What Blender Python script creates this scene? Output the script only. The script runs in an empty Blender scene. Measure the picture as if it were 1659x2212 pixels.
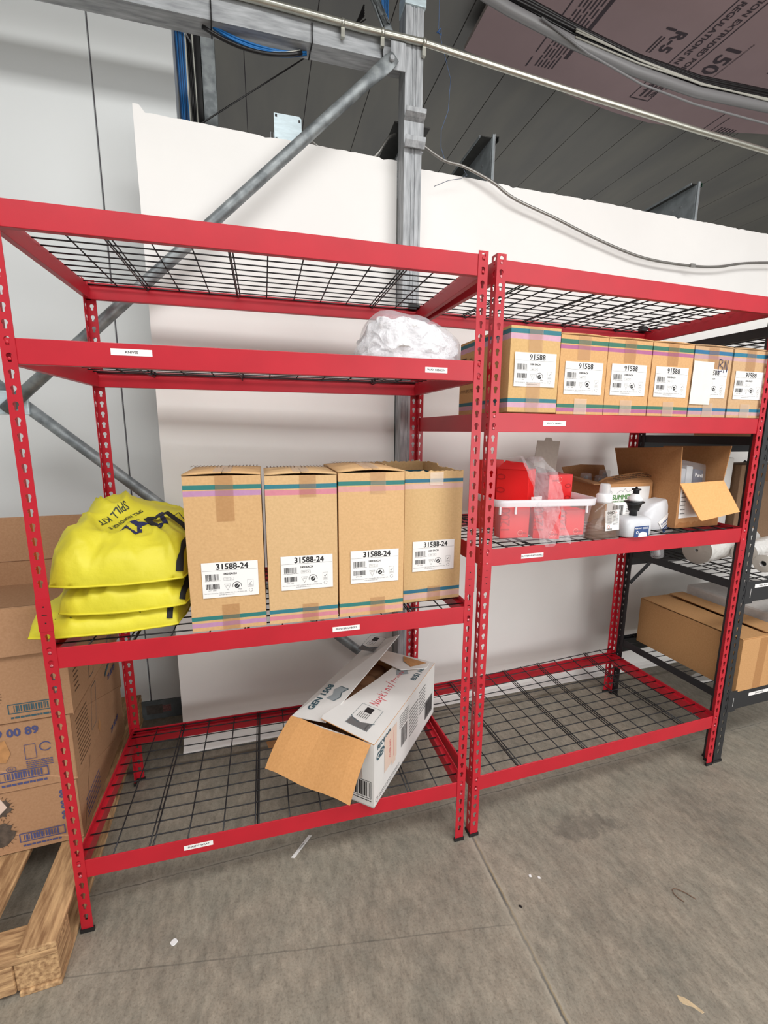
import bpy, bmesh, math, random
from mathutils import Vector, Matrix, noise
C = bpy.context.scene.collection
R = math.radians
random.seed(7)

# ------------------------------------------------------------------ materials
def srgb(r, g, b):
    f = lambda c: (c/255/12.92) if c/255 <= .04045 else ((c/255+.055)/1.055)**2.4
    return (f(r), f(g), f(b), 1)

def newmat(name):
    m = bpy.data.materials.new(name); m.use_nodes = True
    return m, m.node_tree, m.node_tree.nodes['Principled BSDF']

def mat(name, col, rough=.5, metal=0., var=0., scale=30, bump=0., bscale=200, spec=.5, stretch=None, alpha=1., coat=0.,
        trans=0., col2=None, dist=.001, detail=4, lo=.35, hi=.65):
    m, nt, p = newmat(name)
    L = nt.links
    p.inputs['Base Color'].default_value = col
    p.inputs['Roughness'].default_value = rough
    p.inputs['Metallic'].default_value = metal
    p.inputs['Specular IOR Level'].default_value = spec
    p.inputs['Coat Weight'].default_value = coat
    p.inputs['Transmission Weight'].default_value = trans
    tc = nt.nodes.new('ShaderNodeTexCoord')
    src = tc.outputs['Object']
    if stretch:
        mp = nt.nodes.new('ShaderNodeMapping'); mp.inputs['Scale'].default_value = stretch
        L.new(src, mp.inputs['Vector']); src = mp.outputs['Vector']
    if var or col2:
        n = nt.nodes.new('ShaderNodeTexNoise'); n.inputs['Scale'].default_value = scale; n.inputs['Detail'].default_value = detail
        L.new(src, n.inputs['Vector'])
        r = nt.nodes.new('ShaderNodeValToRGB')
        c2 = col2 or tuple(min(1, c*(1+var)) for c in col[:3])+(1,)
        c1 = col if col2 else tuple(c*(1-var) for c in col[:3])+(1,)
        r.color_ramp.elements[0].color = c1; r.color_ramp.elements[1].color = c2
        r.color_ramp.elements[0].position = lo; r.color_ramp.elements[1].position = hi
        L.new(n.outputs['Fac'], r.inputs['Fac']); L.new(r.outputs['Color'], p.inputs['Base Color'])
    if bump:
        n2 = nt.nodes.new('ShaderNodeTexNoise'); n2.inputs['Scale'].default_value = bscale; n2.inputs['Detail'].default_value = 3
        L.new(src, n2.inputs['Vector'])
        b = nt.nodes.new('ShaderNodeBump'); b.inputs['Strength'].default_value = bump; b.inputs['Distance'].default_value = dist
        L.new(n2.outputs['Fac'], b.inputs['Height']); L.new(b.outputs['Normal'], p.inputs['Normal'])
    if alpha < 1:
        tr = nt.nodes.new('ShaderNodeBsdfTransparent'); mx = nt.nodes.new('ShaderNodeMixShader')
        mx.inputs[0].default_value = alpha
        out = nt.nodes['Material Output']
        L.new(tr.outputs[0], mx.inputs[1]); L.new(p.outputs[0], mx.inputs[2]); L.new(mx.outputs[0], out.inputs['Surface'])
    return m

RED = mat('red powder coat', srgb(184, 27, 43), .38, 0, var=.05, scale=8, bump=.35, bscale=900, spec=.5, dist=.0004)
BLACKP = mat('black powder coat', srgb(34, 35, 38), .5, 0, bump=.2, bscale=700, dist=.0004)
WIRE = mat('black wire', srgb(22, 22, 26), .45)
WIREB = mat('dark wire', srgb(16, 16, 18), .5)
FOOT = mat('black rubber', srgb(22, 20, 20), .7)
RIVET = mat('bright rivet', srgb(205, 120, 125), .25, .5)
STICK = mat('white paper label', srgb(238, 236, 234), .5)
INK = mat('black print', srgb(34, 32, 34), .6)
INKL = mat('grey print', srgb(104, 102, 102), .6)
GALV = mat('galvanised steel', srgb(140, 143, 146), .6, .35, scale=14, col2=srgb(192, 195, 198), stretch=(5, 5, .7), lo=.3, hi=.7, detail=8)
GALVH = mat('galvanised steel strut', srgb(142, 145, 148), .6, .35, scale=14, col2=srgb(190, 193, 196), stretch=(.7, 5, 5), lo=.3, hi=.7, detail=8)
GALVD = mat('dull galvanised pipe', srgb(118, 124, 127), .5, .45, scale=22, col2=srgb(158, 164, 166), lo=.38, hi=.62, detail=8)
GALVB = mat('bright conduit steel', srgb(190, 190, 180), .3, .8, var=.08, scale=30)
ZPLATE = mat('zinc plate', srgb(196, 212, 218), .45, .3, var=.08, scale=25, stretch=(1, 1, 4))
BOARD = mat('white sheet board', srgb(241, 239, 236), .42, var=.025, scale=2.2, bump=.06, bscale=14, dist=.002)
PANEL = mat('painted metal panel', srgb(219, 222, 222), .35, var=.02, scale=1.2, bump=.1, bscale=400, dist=.0005)
PANELGAP = mat('dark joint', srgb(110, 106, 112), .8)
RAILG = mat('blue grey rail', srgb(104, 112, 116), .5, .3, var=.15, scale=25)
WOOD = mat('pallet wood', srgb(140, 104, 70), .8, scale=9, col2=srgb(206, 168, 122), stretch=(9, 1.2, 9), bump=.4, bscale=60, dist=.002, detail=8)
WOODX = mat('pallet wood cross', srgb(134, 98, 66), .8, scale=10, col2=srgb(205, 166, 120), stretch=(1.2, 9, 9), bump=.4, bscale=60, dist=.002, detail=8)
YEL = mat('yellow bag fabric', srgb(214, 203, 50), .55, var=.05, scale=9, bump=.5, bscale=38, dist=.004)
YELS = mat('yellow seam', srgb(216, 204, 44), .6)
WEB = mat('black webbing', srgb(22, 22, 24), .75, bump=.5, bscale=500)
NAVY = mat('navy print', srgb(28, 32, 78), .6)
BLUEC = mat('blue cable', srgb(28, 110, 178), .4)
BLUED = mat('dark blue cable', srgb(26, 66, 110), .45)
BLKC = mat('black cable', srgb(24, 23, 25), .35)
WHTC = mat('white cable', srgb(205, 205, 195), .4)
GRYC = mat('grey conduit', srgb(150, 150, 152), .35)
CLEAR = mat('clear plastic', srgb(235, 236, 240), .12, alpha=.2, spec=.8)
CLEARB = mat('clear brownish plastic', srgb(150, 134, 122), .08, alpha=.25, spec=.9)
TUBM = mat('frosted plastic tub', srgb(226, 224, 230), .25, alpha=.2)
TUBR = mat('frosted plastic rim', srgb(232, 230, 234), .3, alpha=.72)
JUG = mat('milky plastic', srgb(226, 228, 232), .3, alpha=.86, var=.05, scale=14)
FILM = mat('crinkled plastic film', srgb(238, 236, 242), .2, alpha=.2, bump=.8, bscale=45, dist=.01, spec=.9)
FILMW = mat('white film roll', srgb(228, 226, 222), .28, bump=.8, bscale=26, dist=.012, spec=.7, coat=.4)
FILME = mat('film roll end', srgb(205, 200, 190), .5, bump=.5, bscale=30, dist=.006)
WHITEC = mat('white crumpled ribbon', srgb(236, 235, 236), .45, bump=1, bscale=34, dist=.012)
REDC = mat('red carton', srgb(236, 28, 30), .42)
REDCD = mat('red carton print', srgb(192, 20, 26), .42)
REDCL = mat('red carton light print', srgb(250, 150, 140), .42)
GREYB = mat('grey board', srgb(158, 148, 138), .8, var=.04, scale=90)
WPL = mat('white plastic', srgb(236, 236, 236), .35)
BPL = mat('black plastic', srgb(20, 20, 22), .35)
LBLUE = mat('label blue', srgb(44, 74, 128), .45)
GREEN = mat('label green', srgb(72, 128, 52), .5)
REDINK = mat('red marker', srgb(206, 40, 62), .6)
TEALINK = mat('slate teal print', srgb(58, 88, 98), .6)
GREYINK = mat('mid grey print', srgb(150, 158, 162), .6)
LAV = mat('blue print on carton', srgb(74, 78, 122), .75)
YSTK = mat('yellow sticker', srgb(236, 196, 40), .5)
FOAM = mat('white foam block', srgb(206, 202, 198), .8, var=.04, scale=60, bump=.3, bscale=80)
TAPE = mat('brown packing tape', srgb(176, 122, 72), .16, alpha=.28, spec=.8, bump=.3, bscale=60)
TAPEC = mat('clear packing tape', srgb(226, 206, 184), .14, alpha=.4, spec=.9, bump=.4, bscale=70)
TORN = mat('torn brown paper', srgb(182, 132, 84), .9, var=.1, scale=60)
PINKT = mat('pale tan tape', srgb(222, 198, 182), .5)
DARKIN = mat('dark print on brown', srgb(92, 68, 48), .8)

_cb = {}
def cardboard(r, g, b, rough=.8):
    k = (r, g, b)
    if k not in _cb:
        c2 = srgb(min(255, r+10), min(255, g+10), min(255, b+10))
        _cb[k] = mat('cardboard %d' % len(_cb), srgb(r, g, b), rough, scale=140, col2=c2, bump=.25, bscale=55, dist=.0012, spec=.3, lo=.3, hi=.7)
    return _cb[k]
_fl = {}
def flat(r, g, b, rough=.6):
    k = (r, g, b)
    if k not in _fl: _fl[k] = mat('paint %d' % len(_fl), srgb(r, g, b), rough, var=.04, scale=60)
    return _fl[k]

# ------------------------------------------------------------------ mesh helper
class MB:
    def __init__(s): s.v = []; s.f = []; s.m = []; s.mats = []; s.sm = []; s.M = Matrix()
    def mi(s, m):
        if m not in s.mats: s.mats.append(m)
        return s.mats.index(m)
    def add(s, vs, fs, m, smooth=False, M=None):
        M = s.M @ M if M is not None else s.M
        o = len(s.v); k = s.mi(m)
        s.v += [tuple(M @ Vector(v)) for v in vs]
        for f in fs:
            s.f.append(tuple(i+o for i in f)); s.m.append(k); s.sm.append(smooth)
        return s
    def box(s, a, b, m, M=None):
        x0, y0, z0 = a; x1, y1, z1 = b
        vs = [(x0,y0,z0),(x1,y0,z0),(x1,y1,z0),(x0,y1,z0),(x0,y0,z1),(x1,y0,z1),(x1,y1,z1),(x0,y1,z1)]
        return s.add(vs, [(0,3,2,1),(4,5,6,7),(0,1,5,4),(1,2,6,5),(2,3,7,6),(3,0,4,7)], m, M=M)
    def hexa(s, b4, t4, m):
        return s.add(list(b4)+list(t4), [(0,3,2,1),(4,5,6,7),(0,1,5,4),(1,2,6,5),(2,3,7,6),(3,0,4,7)], m)
    def slab(s, q, t, m, m2=None):
        """quad (or polygon) plate with thickness t on the side of its normal; m2 = material of the back"""
        q = [Vector(p) for p in q]
        n = (q[1]-q[0]).cross(q[-1]-q[0]).normalized()*t
        k = len(q)
        vs = q+[p+n for p in q]
        s.add(vs, [tuple(range(k, 2*k))], m)
        s.add(vs, [tuple(reversed(range(k)))], m2 or m)
        s.add(vs, [(i, (i+1) % k, (i+1) % k+k, i+k) for i in range(k)], m)
        return s
    def prism(s, prof, x0, x1, m, M=None, cap=True, smooth=False):
        """profile in (y,z) extruded along x; profile counter-clockwise seen from +x"""
        k = len(prof)
        vs = [(x0, a, b) for a, b in prof]+[(x1, a, b) for a, b in prof]
        fs = [(i, (i+1) % k, (i+1) % k+k, i+k) for i in range(k)]
        s.add(vs, fs, m, smooth, M)
        if cap: s.add(vs, [tuple(reversed(range(k))), tuple(range(k, 2*k))], m, M=M)
        return s
    def poly(s, pts, m, M=None):
        return s.add(pts, [tuple(range(len(pts)))], m, M=M)
    def tube(s, pts, r, m, n=8, cap=True, smooth=True):
        pts = [Vector(p) for p in pts]
        rr = r if isinstance(r, (list, tuple)) else [r]*len(pts)
        vs = []; up = None
        for i, p in enumerate(pts):
            d = (pts[min(i+1, len(pts)-1)]-pts[max(i-1, 0)]).normalized()
            if up is None:
                up = Vector((0, 0, 1)) if abs(d.z) < .9 else Vector((1, 0, 0))
            a = d.cross(up).normalized(); up = a.cross(d).normalized()
            for j in range(n):
                t = 2*math.pi*j/n
                vs.append(p+(a*math.cos(t)+up*math.sin(t))*rr[i])
        fs = [(i*n+j, (i+1)*n+j, (i+1)*n+(j+1) % n, i*n+(j+1) % n) for i in range(len(pts)-1) for j in range(n)]
        s.add(vs, fs, m, smooth)
        if cap: s.add(vs, [tuple(range(n)), tuple(reversed(range(len(vs)-n, len(vs))))], m)
        return s
    def lathe(s, prof, m, n=24, c=(0, 0, 0), smooth=True, sx=1., sy=1.):
        """prof: (r,z) list from bottom to top"""
        vs = [(c[0]+r*sx*math.cos(2*math.pi*j/n), c[1]+r*sy*math.sin(2*math.pi*j/n), c[2]+z) for r, z in prof for j in range(n)]
        k = len(prof)
        fs = [(i*n+j, i*n+(j+1) % n, (i+1)*n+(j+1) % n, (i+1)*n+j) for i in range(k-1) for j in range(n)]
        s.add(vs, fs, m, smooth)
        s.add(vs, [tuple(reversed(range(n))), tuple(range((k-1)*n, k*n))], m)
        return s
    def build(s, name, parent=None, bevel=0, recalc=True, **kw):
        me = bpy.data.meshes.new(name)
        me.from_pydata(s.v, [], s.f)
        for mm in s.mats: me.materials.append(mm)
        me.polygons.foreach_set('material_index', s.m)
        me.polygons.foreach_set('use_smooth', s.sm)
        if recalc:
            bm = bmesh.new(); bm.from_mesh(me)
            bmesh.ops.remove_doubles(bm, verts=bm.verts, dist=1e-6)
            bmesh.ops.recalc_face_normals(bm, faces=bm.faces); bm.to_mesh(me); bm.free()
        me.update()
        o = bpy.data.objects.new(name, me); C.objects.link(o)
        if parent: o.parent = parent
        if bevel:
            b = o.modifiers.new('bevel', 'BEVEL'); b.width = bevel; b.segments = 2; b.limit_method = 'ANGLE'; b.angle_limit = R(40)
        for k, v in kw.items(): o[k] = v
        return o

def frame(o, x, y=None):
    """matrix with origin o, X axis along x, Y axis along y (both vectors), Z = X x Y"""
    x = Vector(x).normalized(); y = Vector(y); y = (y-x*y.dot(x)).normalized(); z = x.cross(y)
    M = Matrix.Identity(4)
    for i in range(3): M[i][0] = x[i]; M[i][1] = y[i]; M[i][2] = z[i]; M[i][3] = o[i]
    return M

_tc = {}
def textgeo(s, size=1., align='CENTER', space=1.):
    k = (s, align, space)
    if k not in _tc:
        cu = bpy.data.curves.new('t', 'FONT'); cu.body = s; cu.size = 1; cu.align_x = align; cu.align_y = 'CENTER'; cu.space_character = space
        cu.resolution_u = 2
        o = bpy.data.objects.new('t', cu); C.objects.link(o)
        dg = bpy.context.evaluated_depsgraph_get()
        me = bpy.data.meshes.new_from_object(o.evaluated_get(dg))
        _tc[k] = ([tuple(v.co) for v in me.vertices], [tuple(p.vertices) for p in me.polygons])
        bpy.data.objects.remove(o); bpy.data.curves.remove(cu); bpy.data.meshes.remove(me)
    return _tc[k]

class Print(MB):
    """flat printing in a local frame: x right, y up, z out of the surface"""
    def text(s, t, x, y, size, m, sx=1., align='CENTER', rot=0, z=.0004, bold=0, space=1.):
        v, f = textgeo(t, 1, align, space)
        ca, sa = math.cos(R(rot)), math.sin(R(rot))
        offs = [(0, 0)] if not bold else [(-bold, 0), (bold, 0), (0, bold), (0, -bold)]
        for i, (dx, dy) in enumerate(offs):
            pts = [((a*sx*size+dx)*ca-(b*size+dy)*sa+x, (a*sx*size+dx)*sa+(b*size+dy)*ca+y, z+i*1e-5) for a, b, _ in v]
            s.add(pts, f, m)
        return s
    def rect(s, x0, y0, x1, y1, m, z=.0002):
        s.add([(x0,y0,z),(x1,y0,z),(x1,y1,z),(x0,y1,z)], [(0,1,2,3)], m); return s
    def frm(s, x0, y0, x1, y1, w, m, z=.0003):
        s.rect(x0,y0,x1,y0+w,m,z); s.rect(x0,y1-w,x1,y1,m,z); s.rect(x0,y0+w,x0+w,y1-w,m,z); s.rect(x1-w,y0+w,x1,y1-w,m,z); return s
    def bars(s, x0, y0, x1, y1, m, seed=1, n=24, z=.0003):
        rn = random.Random(seed); x = x0; st = (x1-x0)/n
        while x < x1:
            w = st*rn.choice([.35, .6, .6, 1.1, 1.5]); s.rect(x, y0, min(x+w, x1), y1, m, z); x += w+st*rn.choice([.4, .6, .9])
        return s
    def ring(s, x, y, r, w, m, a0=0, a1=360, z=.0003, n=24, sy=1.):
        vs = []; fs = []
        for i in range(n+1):
            t = R(a0+(a1-a0)*i/n)
            vs += [(x+r*math.cos(t), y+r*sy*math.sin(t), z), (x+(r-w)*math.cos(t), y+(r-w)*sy*math.sin(t), z)]
            if i: fs.append((2*i-2, 2*i, 2*i+1, 2*i-1))
        s.add(vs, fs, m); return s
    def disc(s, x, y, r, m, z=.0003, n=20):
        s.add([(x+r*math.cos(2*math.pi*i/n), y+r*math.sin(2*math.pi*i/n), z) for i in range(n)], [tuple(range(n))], m); return s
    def pl(s, pts, w, m, z=.0003, closed=False):
        pts = [Vector((a, b, 0)) for a, b in pts]
        if closed: pts = pts+[pts[0]]
        for a, b in zip(pts, pts[1:]):
            d = (b-a); 
            if d.length < 1e-6: continue
            n = Vector((-d.y, d.x, 0)).normalized()*w/2; e = d.normalized()*w*.3
            s.add([(p.x, p.y, z) for p in (a-n-e, b-n+e, b+n+e, a+n-e)], [(0,1,2,3)], m)
        return s
    def area(s, pts, m, z=.0003):
        s.add([(a, b, z) for a, b in pts], [tuple(range(len(pts)))], m); return s
    def lines(s, x0, y0, x1, y1, n, m, seed=3, z=.0003, fill=.35):
        """rows of tiny unreadable print shown as broken dashes"""
        rn = random.Random(seed); h = (y1-y0)/n
        for i in range(n):
            x = x0; y = y1-h*(i+.5)
            while x < x1-(x1-x0)*.04:
                w = min((x1-x0)*rn.uniform(.05, .16), x1-x); s.rect(x, y-h*fill/2, x+w, y+h*fill/2, m, z); x += w+(x1-x0)*.018
        return s
    def put(s, name, M, parent=None, **kw):
        s.v = [tuple(M @ Vector(v)) for v in s.v]
        return s.build(name, parent, recalc=False, **kw)

def empty(name, loc=(0, 0, 0), rz=0, label=None, cat=None, group=None, rot=None):
    o = bpy.data.objects.new(name, None); C.objects.link(o); o.empty_display_size = .05
    o.location = loc; o.rotation_euler = rot or (0, 0, rz)
    tag(o, label, cat, group); return o
def tag(o, label=None, cat=None, group=None, kind=None):
    if label: o['label'] = label
    if cat: o['category'] = cat
    if group: o['group'] = group
    if kind: o['kind'] = kind
    return o
def copy_tree(o, parent=None):
    c = o.copy(); C.objects.link(c); c.parent = parent
    for ch in list(o.children): copy_tree(ch, c)
    return c
WORLD = .78; SKYL = 225; DOOR = 85; EXPO = 0.07; REAR = 115; UPL = 110
# ------------------------------------------------------------------ camera
cam = bpy.data.cameras.new('camera'); co = bpy.data.objects.new('camera', cam); C.objects.link(co)
def _rot(rx, ry, rz):
    return Matrix.Rotation(R(rz), 3, 'Z') @ Matrix.Rotation(R(rx), 3, 'X') @ Matrix.Rotation(R(ry), 3, 'Z')
co.matrix_world = Matrix.Translation((.5757, -1.2666, 1.4637)) @ _rot(79.7352, .3654, -14.9904).to_4x4()
cam.sensor_fit = 'HORIZONTAL'; cam.sensor_width = 36; cam.lens = 36*964.4056/1659; cam.clip_start = .02; cam.clip_end = 200
S = bpy.context.scene; S.camera = co

# ------------------------------------------------------------------ light: grey daylight through the open dock doors, skylight overhead, plus two added ceiling fills
w = bpy.data.worlds.new('world'); S.world = w; w.use_nodes = True
wn = w.node_tree; bg = wn.nodes['Background']
tcw = wn.nodes.new('ShaderNodeTexCoord'); sep = wn.nodes.new('ShaderNodeSeparateXYZ'); rp = wn.nodes.new('ShaderNodeValToRGB')
wn.links.new(tcw.outputs['Generated'], sep.inputs[0]); wn.links.new(sep.outputs['Z'], rp.inputs['Fac'])
rp.color_ramp.elements[0].position = 0.0; rp.color_ramp.elements[0].color = (.42, .41, .40, 1)
rp.color_ramp.elements[1].position = .45; rp.color_ramp.elements[1].color = (1, 1, 1.0, 1)
wn.links.new(rp.outputs['Color'], bg.inputs['Color']); bg.inputs['Strength'].default_value = WORLD
def area(name, loc, target, sx, sy, power, col=(1, 1, 1)):
    l = bpy.data.lights.new(name, 'AREA'); l.shape = 'RECTANGLE'; l.size = sx; l.size_y = sy; l.energy = power; l.color = col
    o = bpy.data.objects.new(name, l); C.objects.link(o); o.location = loc
    o.rotation_euler = (Vector(target)-Vector(loc)).to_track_quat('-Z', 'Y').to_euler(); return o
area('skylight', (1.2, -2.3, 4.5), (1.2, .6, 1.9), 6.5, 1.6, SKYL, (1, .99, .97))
area('dock_door_light', (5.5, -5.5, 2.2), (1.4, .4, 1.2), 3.0, 3.0, DOOR, (1, 1, 1))
area('ceiling_fill_rear', (3.0, 5.2, .5), (3.0, 4.4, 4), 9, 4.5, REAR, (1, .98, .95))  # added fill lamp, hidden behind the boards and aimed up to brighten the ceiling
area('ceiling_fill_front', (3.5, -5.0, .6), (2.6, 1.2, 4.0), 4, 2, UPL, (1, .99, .97))  # added low lamp aimed up at the foam boards, stands in for floor bounce
vs = S.view_settings; vs.view_transform = 'Standard'; vs.look = 'None'; vs.gamma = 1; vs.use_curve_mapping = False; vs.exposure = EXPO

# ------------------------------------------------------------------ floor
def floor_mat():
    m, nt, p = newmat('worn concrete'); L = nt.links; N = nt.nodes.new
    tc = N('ShaderNodeTexCoord'); P = tc.outputs['Object']
    def noise_(sc, det=6, ro=.6, stretch=None):
        n = N('ShaderNodeTexNoise'); n.inputs['Scale'].default_value = sc; n.inputs['Detail'].default_value = det; n.inputs['Roughness'].default_value = ro
        if stretch:
            mp = N('ShaderNodeMapping'); mp.inputs['Scale'].default_value = stretch; mp.inputs['Rotation'].default_value = (0, 0, R(35)); L.new(P, mp.inputs['Vector']); L.new(mp.outputs[0], n.inputs['Vector'])
        else: L.new(P, n.inputs['Vector'])
        return n.outputs['Fac']
    def ramp(f, a, b, ca, cb):
        r = N('ShaderNodeValToRGB'); e = r.color_ramp.elements; e[0].position = a; e[1].position = b; e[0].color = ca; e[1].color = cb; L.new(f, r.inputs['Fac']); return r.outputs['Color']
    def mix(f, a, b, mode='MIX'):
        x = N('ShaderNodeMix'); x.data_type = 'RGBA'; x.blend_type = mode
        if isinstance(f, float): x.inputs[0].default_value = f
        else: L.new(f, x.inputs[0])
        L.new(a, x.inputs[6]); L.new(b, x.inputs[7]); return x.outputs[2]
    base = ramp(noise_(2.2), .3, .7, srgb(130, 126, 115), srgb(162, 156, 142))
    brn = ramp(noise_(6.5, 8, .75), .35, .68, srgb(128, 123, 111), srgb(170, 154, 136))
    c = mix(.45, base, brn)
    fine = ramp(noise_(38, 8, .75, (1, .45, 1)), .33, .67, (.60, .60, .60, 1), (1.2, 1.2, 1.2, 1))
    c = mix(.85, c, fine, 'MULTIPLY')
    speck = ramp(noise_(150, 3, .6), .36, .5, (.7, .68, .66, 1), (1, 1, 1, 1))
    c = mix(.6, c, speck, 'MULTIPLY')
    dk = ramp(noise_(1.6, 5, .55, (1.3, .8, 1)), .30, .44, (.74, .74, .75, 1), (1, 1, 1, 1))
    c = mix(.8, c, dk, 'MULTIPLY')
    # saw joints, worn and ragged: distance to a line, warped by noise
    sx = N('ShaderNodeSeparateXYZ'); L.new(P, sx.inputs[0]); X, Yc = sx.outputs[0], sx.outputs[1]
    def mth(op, a, b=None):
        n = N('ShaderNodeMath'); n.operation = op
        for i, q in enumerate((a, b)):
            if q is None: continue
            if isinstance(q, (int, float)): n.inputs[i].default_value = q
            else: L.new(q, n.inputs[i])
        return n.outputs[0]
    wig = mth('MULTIPLY', mth('SUBTRACT', noise_(28, 6, .7), .5), .016)
    wig2 = mth('MULTIPLY', mth('SUBTRACT', noise_(9, 3, .5), .5), .02)
    def line(dist, w, soft):   # 1 on the line
        q = mth('DIVIDE', mth('SUBTRACT', mth('ABSOLUTE', dist), w), soft)
        n = mth('SUBTRACT', 1.0, q); m_ = N('ShaderNodeClamp'); L.new(n, m_.inputs[0]); return m_.outputs[0]
    def only(f, cond): return mth('MULTIPLY', f, cond)
    dA = mth('ADD', mth('SUBTRACT', X, mth('ADD', mth('MULTIPLY', Yc, .00605), 1.2612)), wig)
    dB = mth('ADD', mth('SUBTRACT', Yc, mth('ADD', mth('MULTIPLY', X, .03875), .1125)), wig)
    dC = mth('ADD', mth('SUBTRACT', Yc, mth('ADD', mth('MULTIPLY', X, -.151), -.113)), mth('MULTIPLY', wig2, .4))
    fr = mth('LESS_THAN', Yc, .16); lf = mth('LESS_THAN', X, 1.25)
    patchy = ramp(noise_(7, 4, .6), .40, .62, (0.55, 0.55, 0.55, 1), (1, 1, 1, 1))
    def col_(v):
        n = N('ShaderNodeRGB'); n.outputs[0].default_value = v; return n.outputs[0]
    def lay(f, colr, k): return mix(mth('MULTIPLY', mth('MULTIPLY', f, patchy), k), c, col_(colr))
    c = lay(only(line(mth('ADD', dA, .004), .005, .016), fr), srgb(172, 165, 150), .9)
    c = lay(only(line(mth('ADD', dA, .003), .0025, .004), fr), srgb(84, 84, 82), .9)
    c = lay(only(line(mth('SUBTRACT', dA, .002), .0012, .003), fr), srgb(150, 134, 104), .8)
    c = lay(line(dB, .003, .012), srgb(160, 154, 142), .6)
    c = lay(line(dB, .0006, .0022), srgb(88, 84, 76), .9)
    c = lay(only(line(dC, .0006, .0022), lf), srgb(84, 82, 76), .6)
    dD = mth('ADD', mth('SUBTRACT', Yc, mth('ADD', mth('MULTIPLY', X, .032), .655)), mth('MULTIPLY', wig2, 1.2))
    c = lay(line(dD, .004, .012), srgb(82, 70, 54), .8)
    # dark damp patch right of the twin posts
    ex = mth('DIVIDE', mth('SUBTRACT', X, 1.68), .26); ey = mth('DIVIDE', mth('SUBTRACT', Yc, -.06), .10)
    rr_ = mth('SQRT', mth('ADD', mth('MULTIPLY', ex, ex), mth('MULTIPLY', ey, ey)))
    blot = mth('SUBTRACT', mth('ADD', mth('MULTIPLY', noise_(16, 8, .75), 2.4), -.55), rr_); bc_ = N('ShaderNodeClamp'); L.new(mth('MULTIPLY', blot, 3.0), bc_.inputs[0])
    c = mix(mth('MULTIPLY', bc_.outputs[0], .42), c, col_(srgb(74, 72, 68)))
    L.new(c, p.inputs['Base Color']); p.inputs['Roughness'].default_value = .55; p.inputs['Specular IOR Level'].default_value = .35
    b = N('ShaderNodeBump'); b.inputs['Strength'].default_value = .35; b.inputs['Distance'].default_value = .003
    L.new(noise_(90, 5, .7), b.inputs['Height']); L.new(b.outputs[0], p.inputs['Normal'])
    return m
FLOORM = floor_mat()
CRACK = mat('joint filler', srgb(120, 108, 92), .9, scale=60, col2=srgb(158, 146, 124), stretch=(1, 1, 1))
CRACKD = mat('joint groove dark', srgb(88, 86, 82), .9, var=.25, scale=40)
CRACKL = mat('joint pale edge', srgb(172, 166, 152), .9, var=.12, scale=50)
DIRT = mat('dirt stain', srgb(86, 76, 62), .95, var=.3, scale=60)
fl = MB().box((-7, -7, -.2), (12, 9, 0), FLOORM)
fo = fl.build('floor', kind='structure')

# ------------------------------------------------------------------ dark ceiling of long metal panels running away from the camera
CEILM = mat('dark grey metal deck', srgb(112, 112, 110), .55, .1, scale=3, col2=srgb(126, 125, 119), stretch=(1, .25, 1), bump=.06, bscale=60)
cm = MB()
cm.box((-7, -1.6, 4.012), (12, 9, 4.2), PANELGAP)
x = -7.0+.32
while x < 12:
    cm.box((x+.003, -1.6, 4.0), (min(x+.452, 12)-.003, 9, 4.012), CEILM); x += .452
cm.build('ceiling', kind='structure')
DARKW = mat('dark far wall', srgb(70, 70, 70), .8, var=.1, scale=2)
MB().box((-7, 8.8, 0), (12, 9, 4.0), DARKW).build('wall_rear', kind='structure')
WALLP = mat('painted side wall', srgb(190, 190, 188), .7, var=.03, scale=2)
MB().box((-7.2, -1.6, 0), (-7, 9, 4.0), WALLP).build('wall_side', kind='structure')
MB().box((12, -1.6, 0), (12.2, 9, 4.0), WALLP).build('wall_right', kind='structure')

# left wall of insulated metal panels: every panel a slab with a tongue joint
wl = MB()
edges = [.278, -.032, -1.13, -2.23, -3.33, -4.43, -5.53, -7.0]
for a, b in zip(edges[1:], edges):
    wl.prism([(1.04, .10), (1.14, .10), (1.14, 3.96), (1.04, 3.96)], a+.003, b-(.003 if b < .27 else 0), PANEL)
    if b < .27: wl.box((b-.006, 1.052, .1), (b+.006, 1.12, 3.96), PANELGAP)
wl.build('wall_left', kind='structure', bevel=.003)
# grey rail at its foot
rl = MB().prism([(1.034, .0), (1.13, .0), (1.13, .1), (1.034, .1)], -7, 1.15, RAILG)
rl.box((-.055, 1.0335, .028), (.02, 1.0345, .078), mat('old sticker dark', srgb(84, 78, 74), .8, var=.2, scale=80))
rl.box((.02, 1.0335, .034), (.06, 1.0345, .072), mat('old sticker pink', srgb(132, 92, 92), .8, var=.3, scale=120))
rl.build('baseboard_left', kind='structure', bevel=.002)

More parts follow.
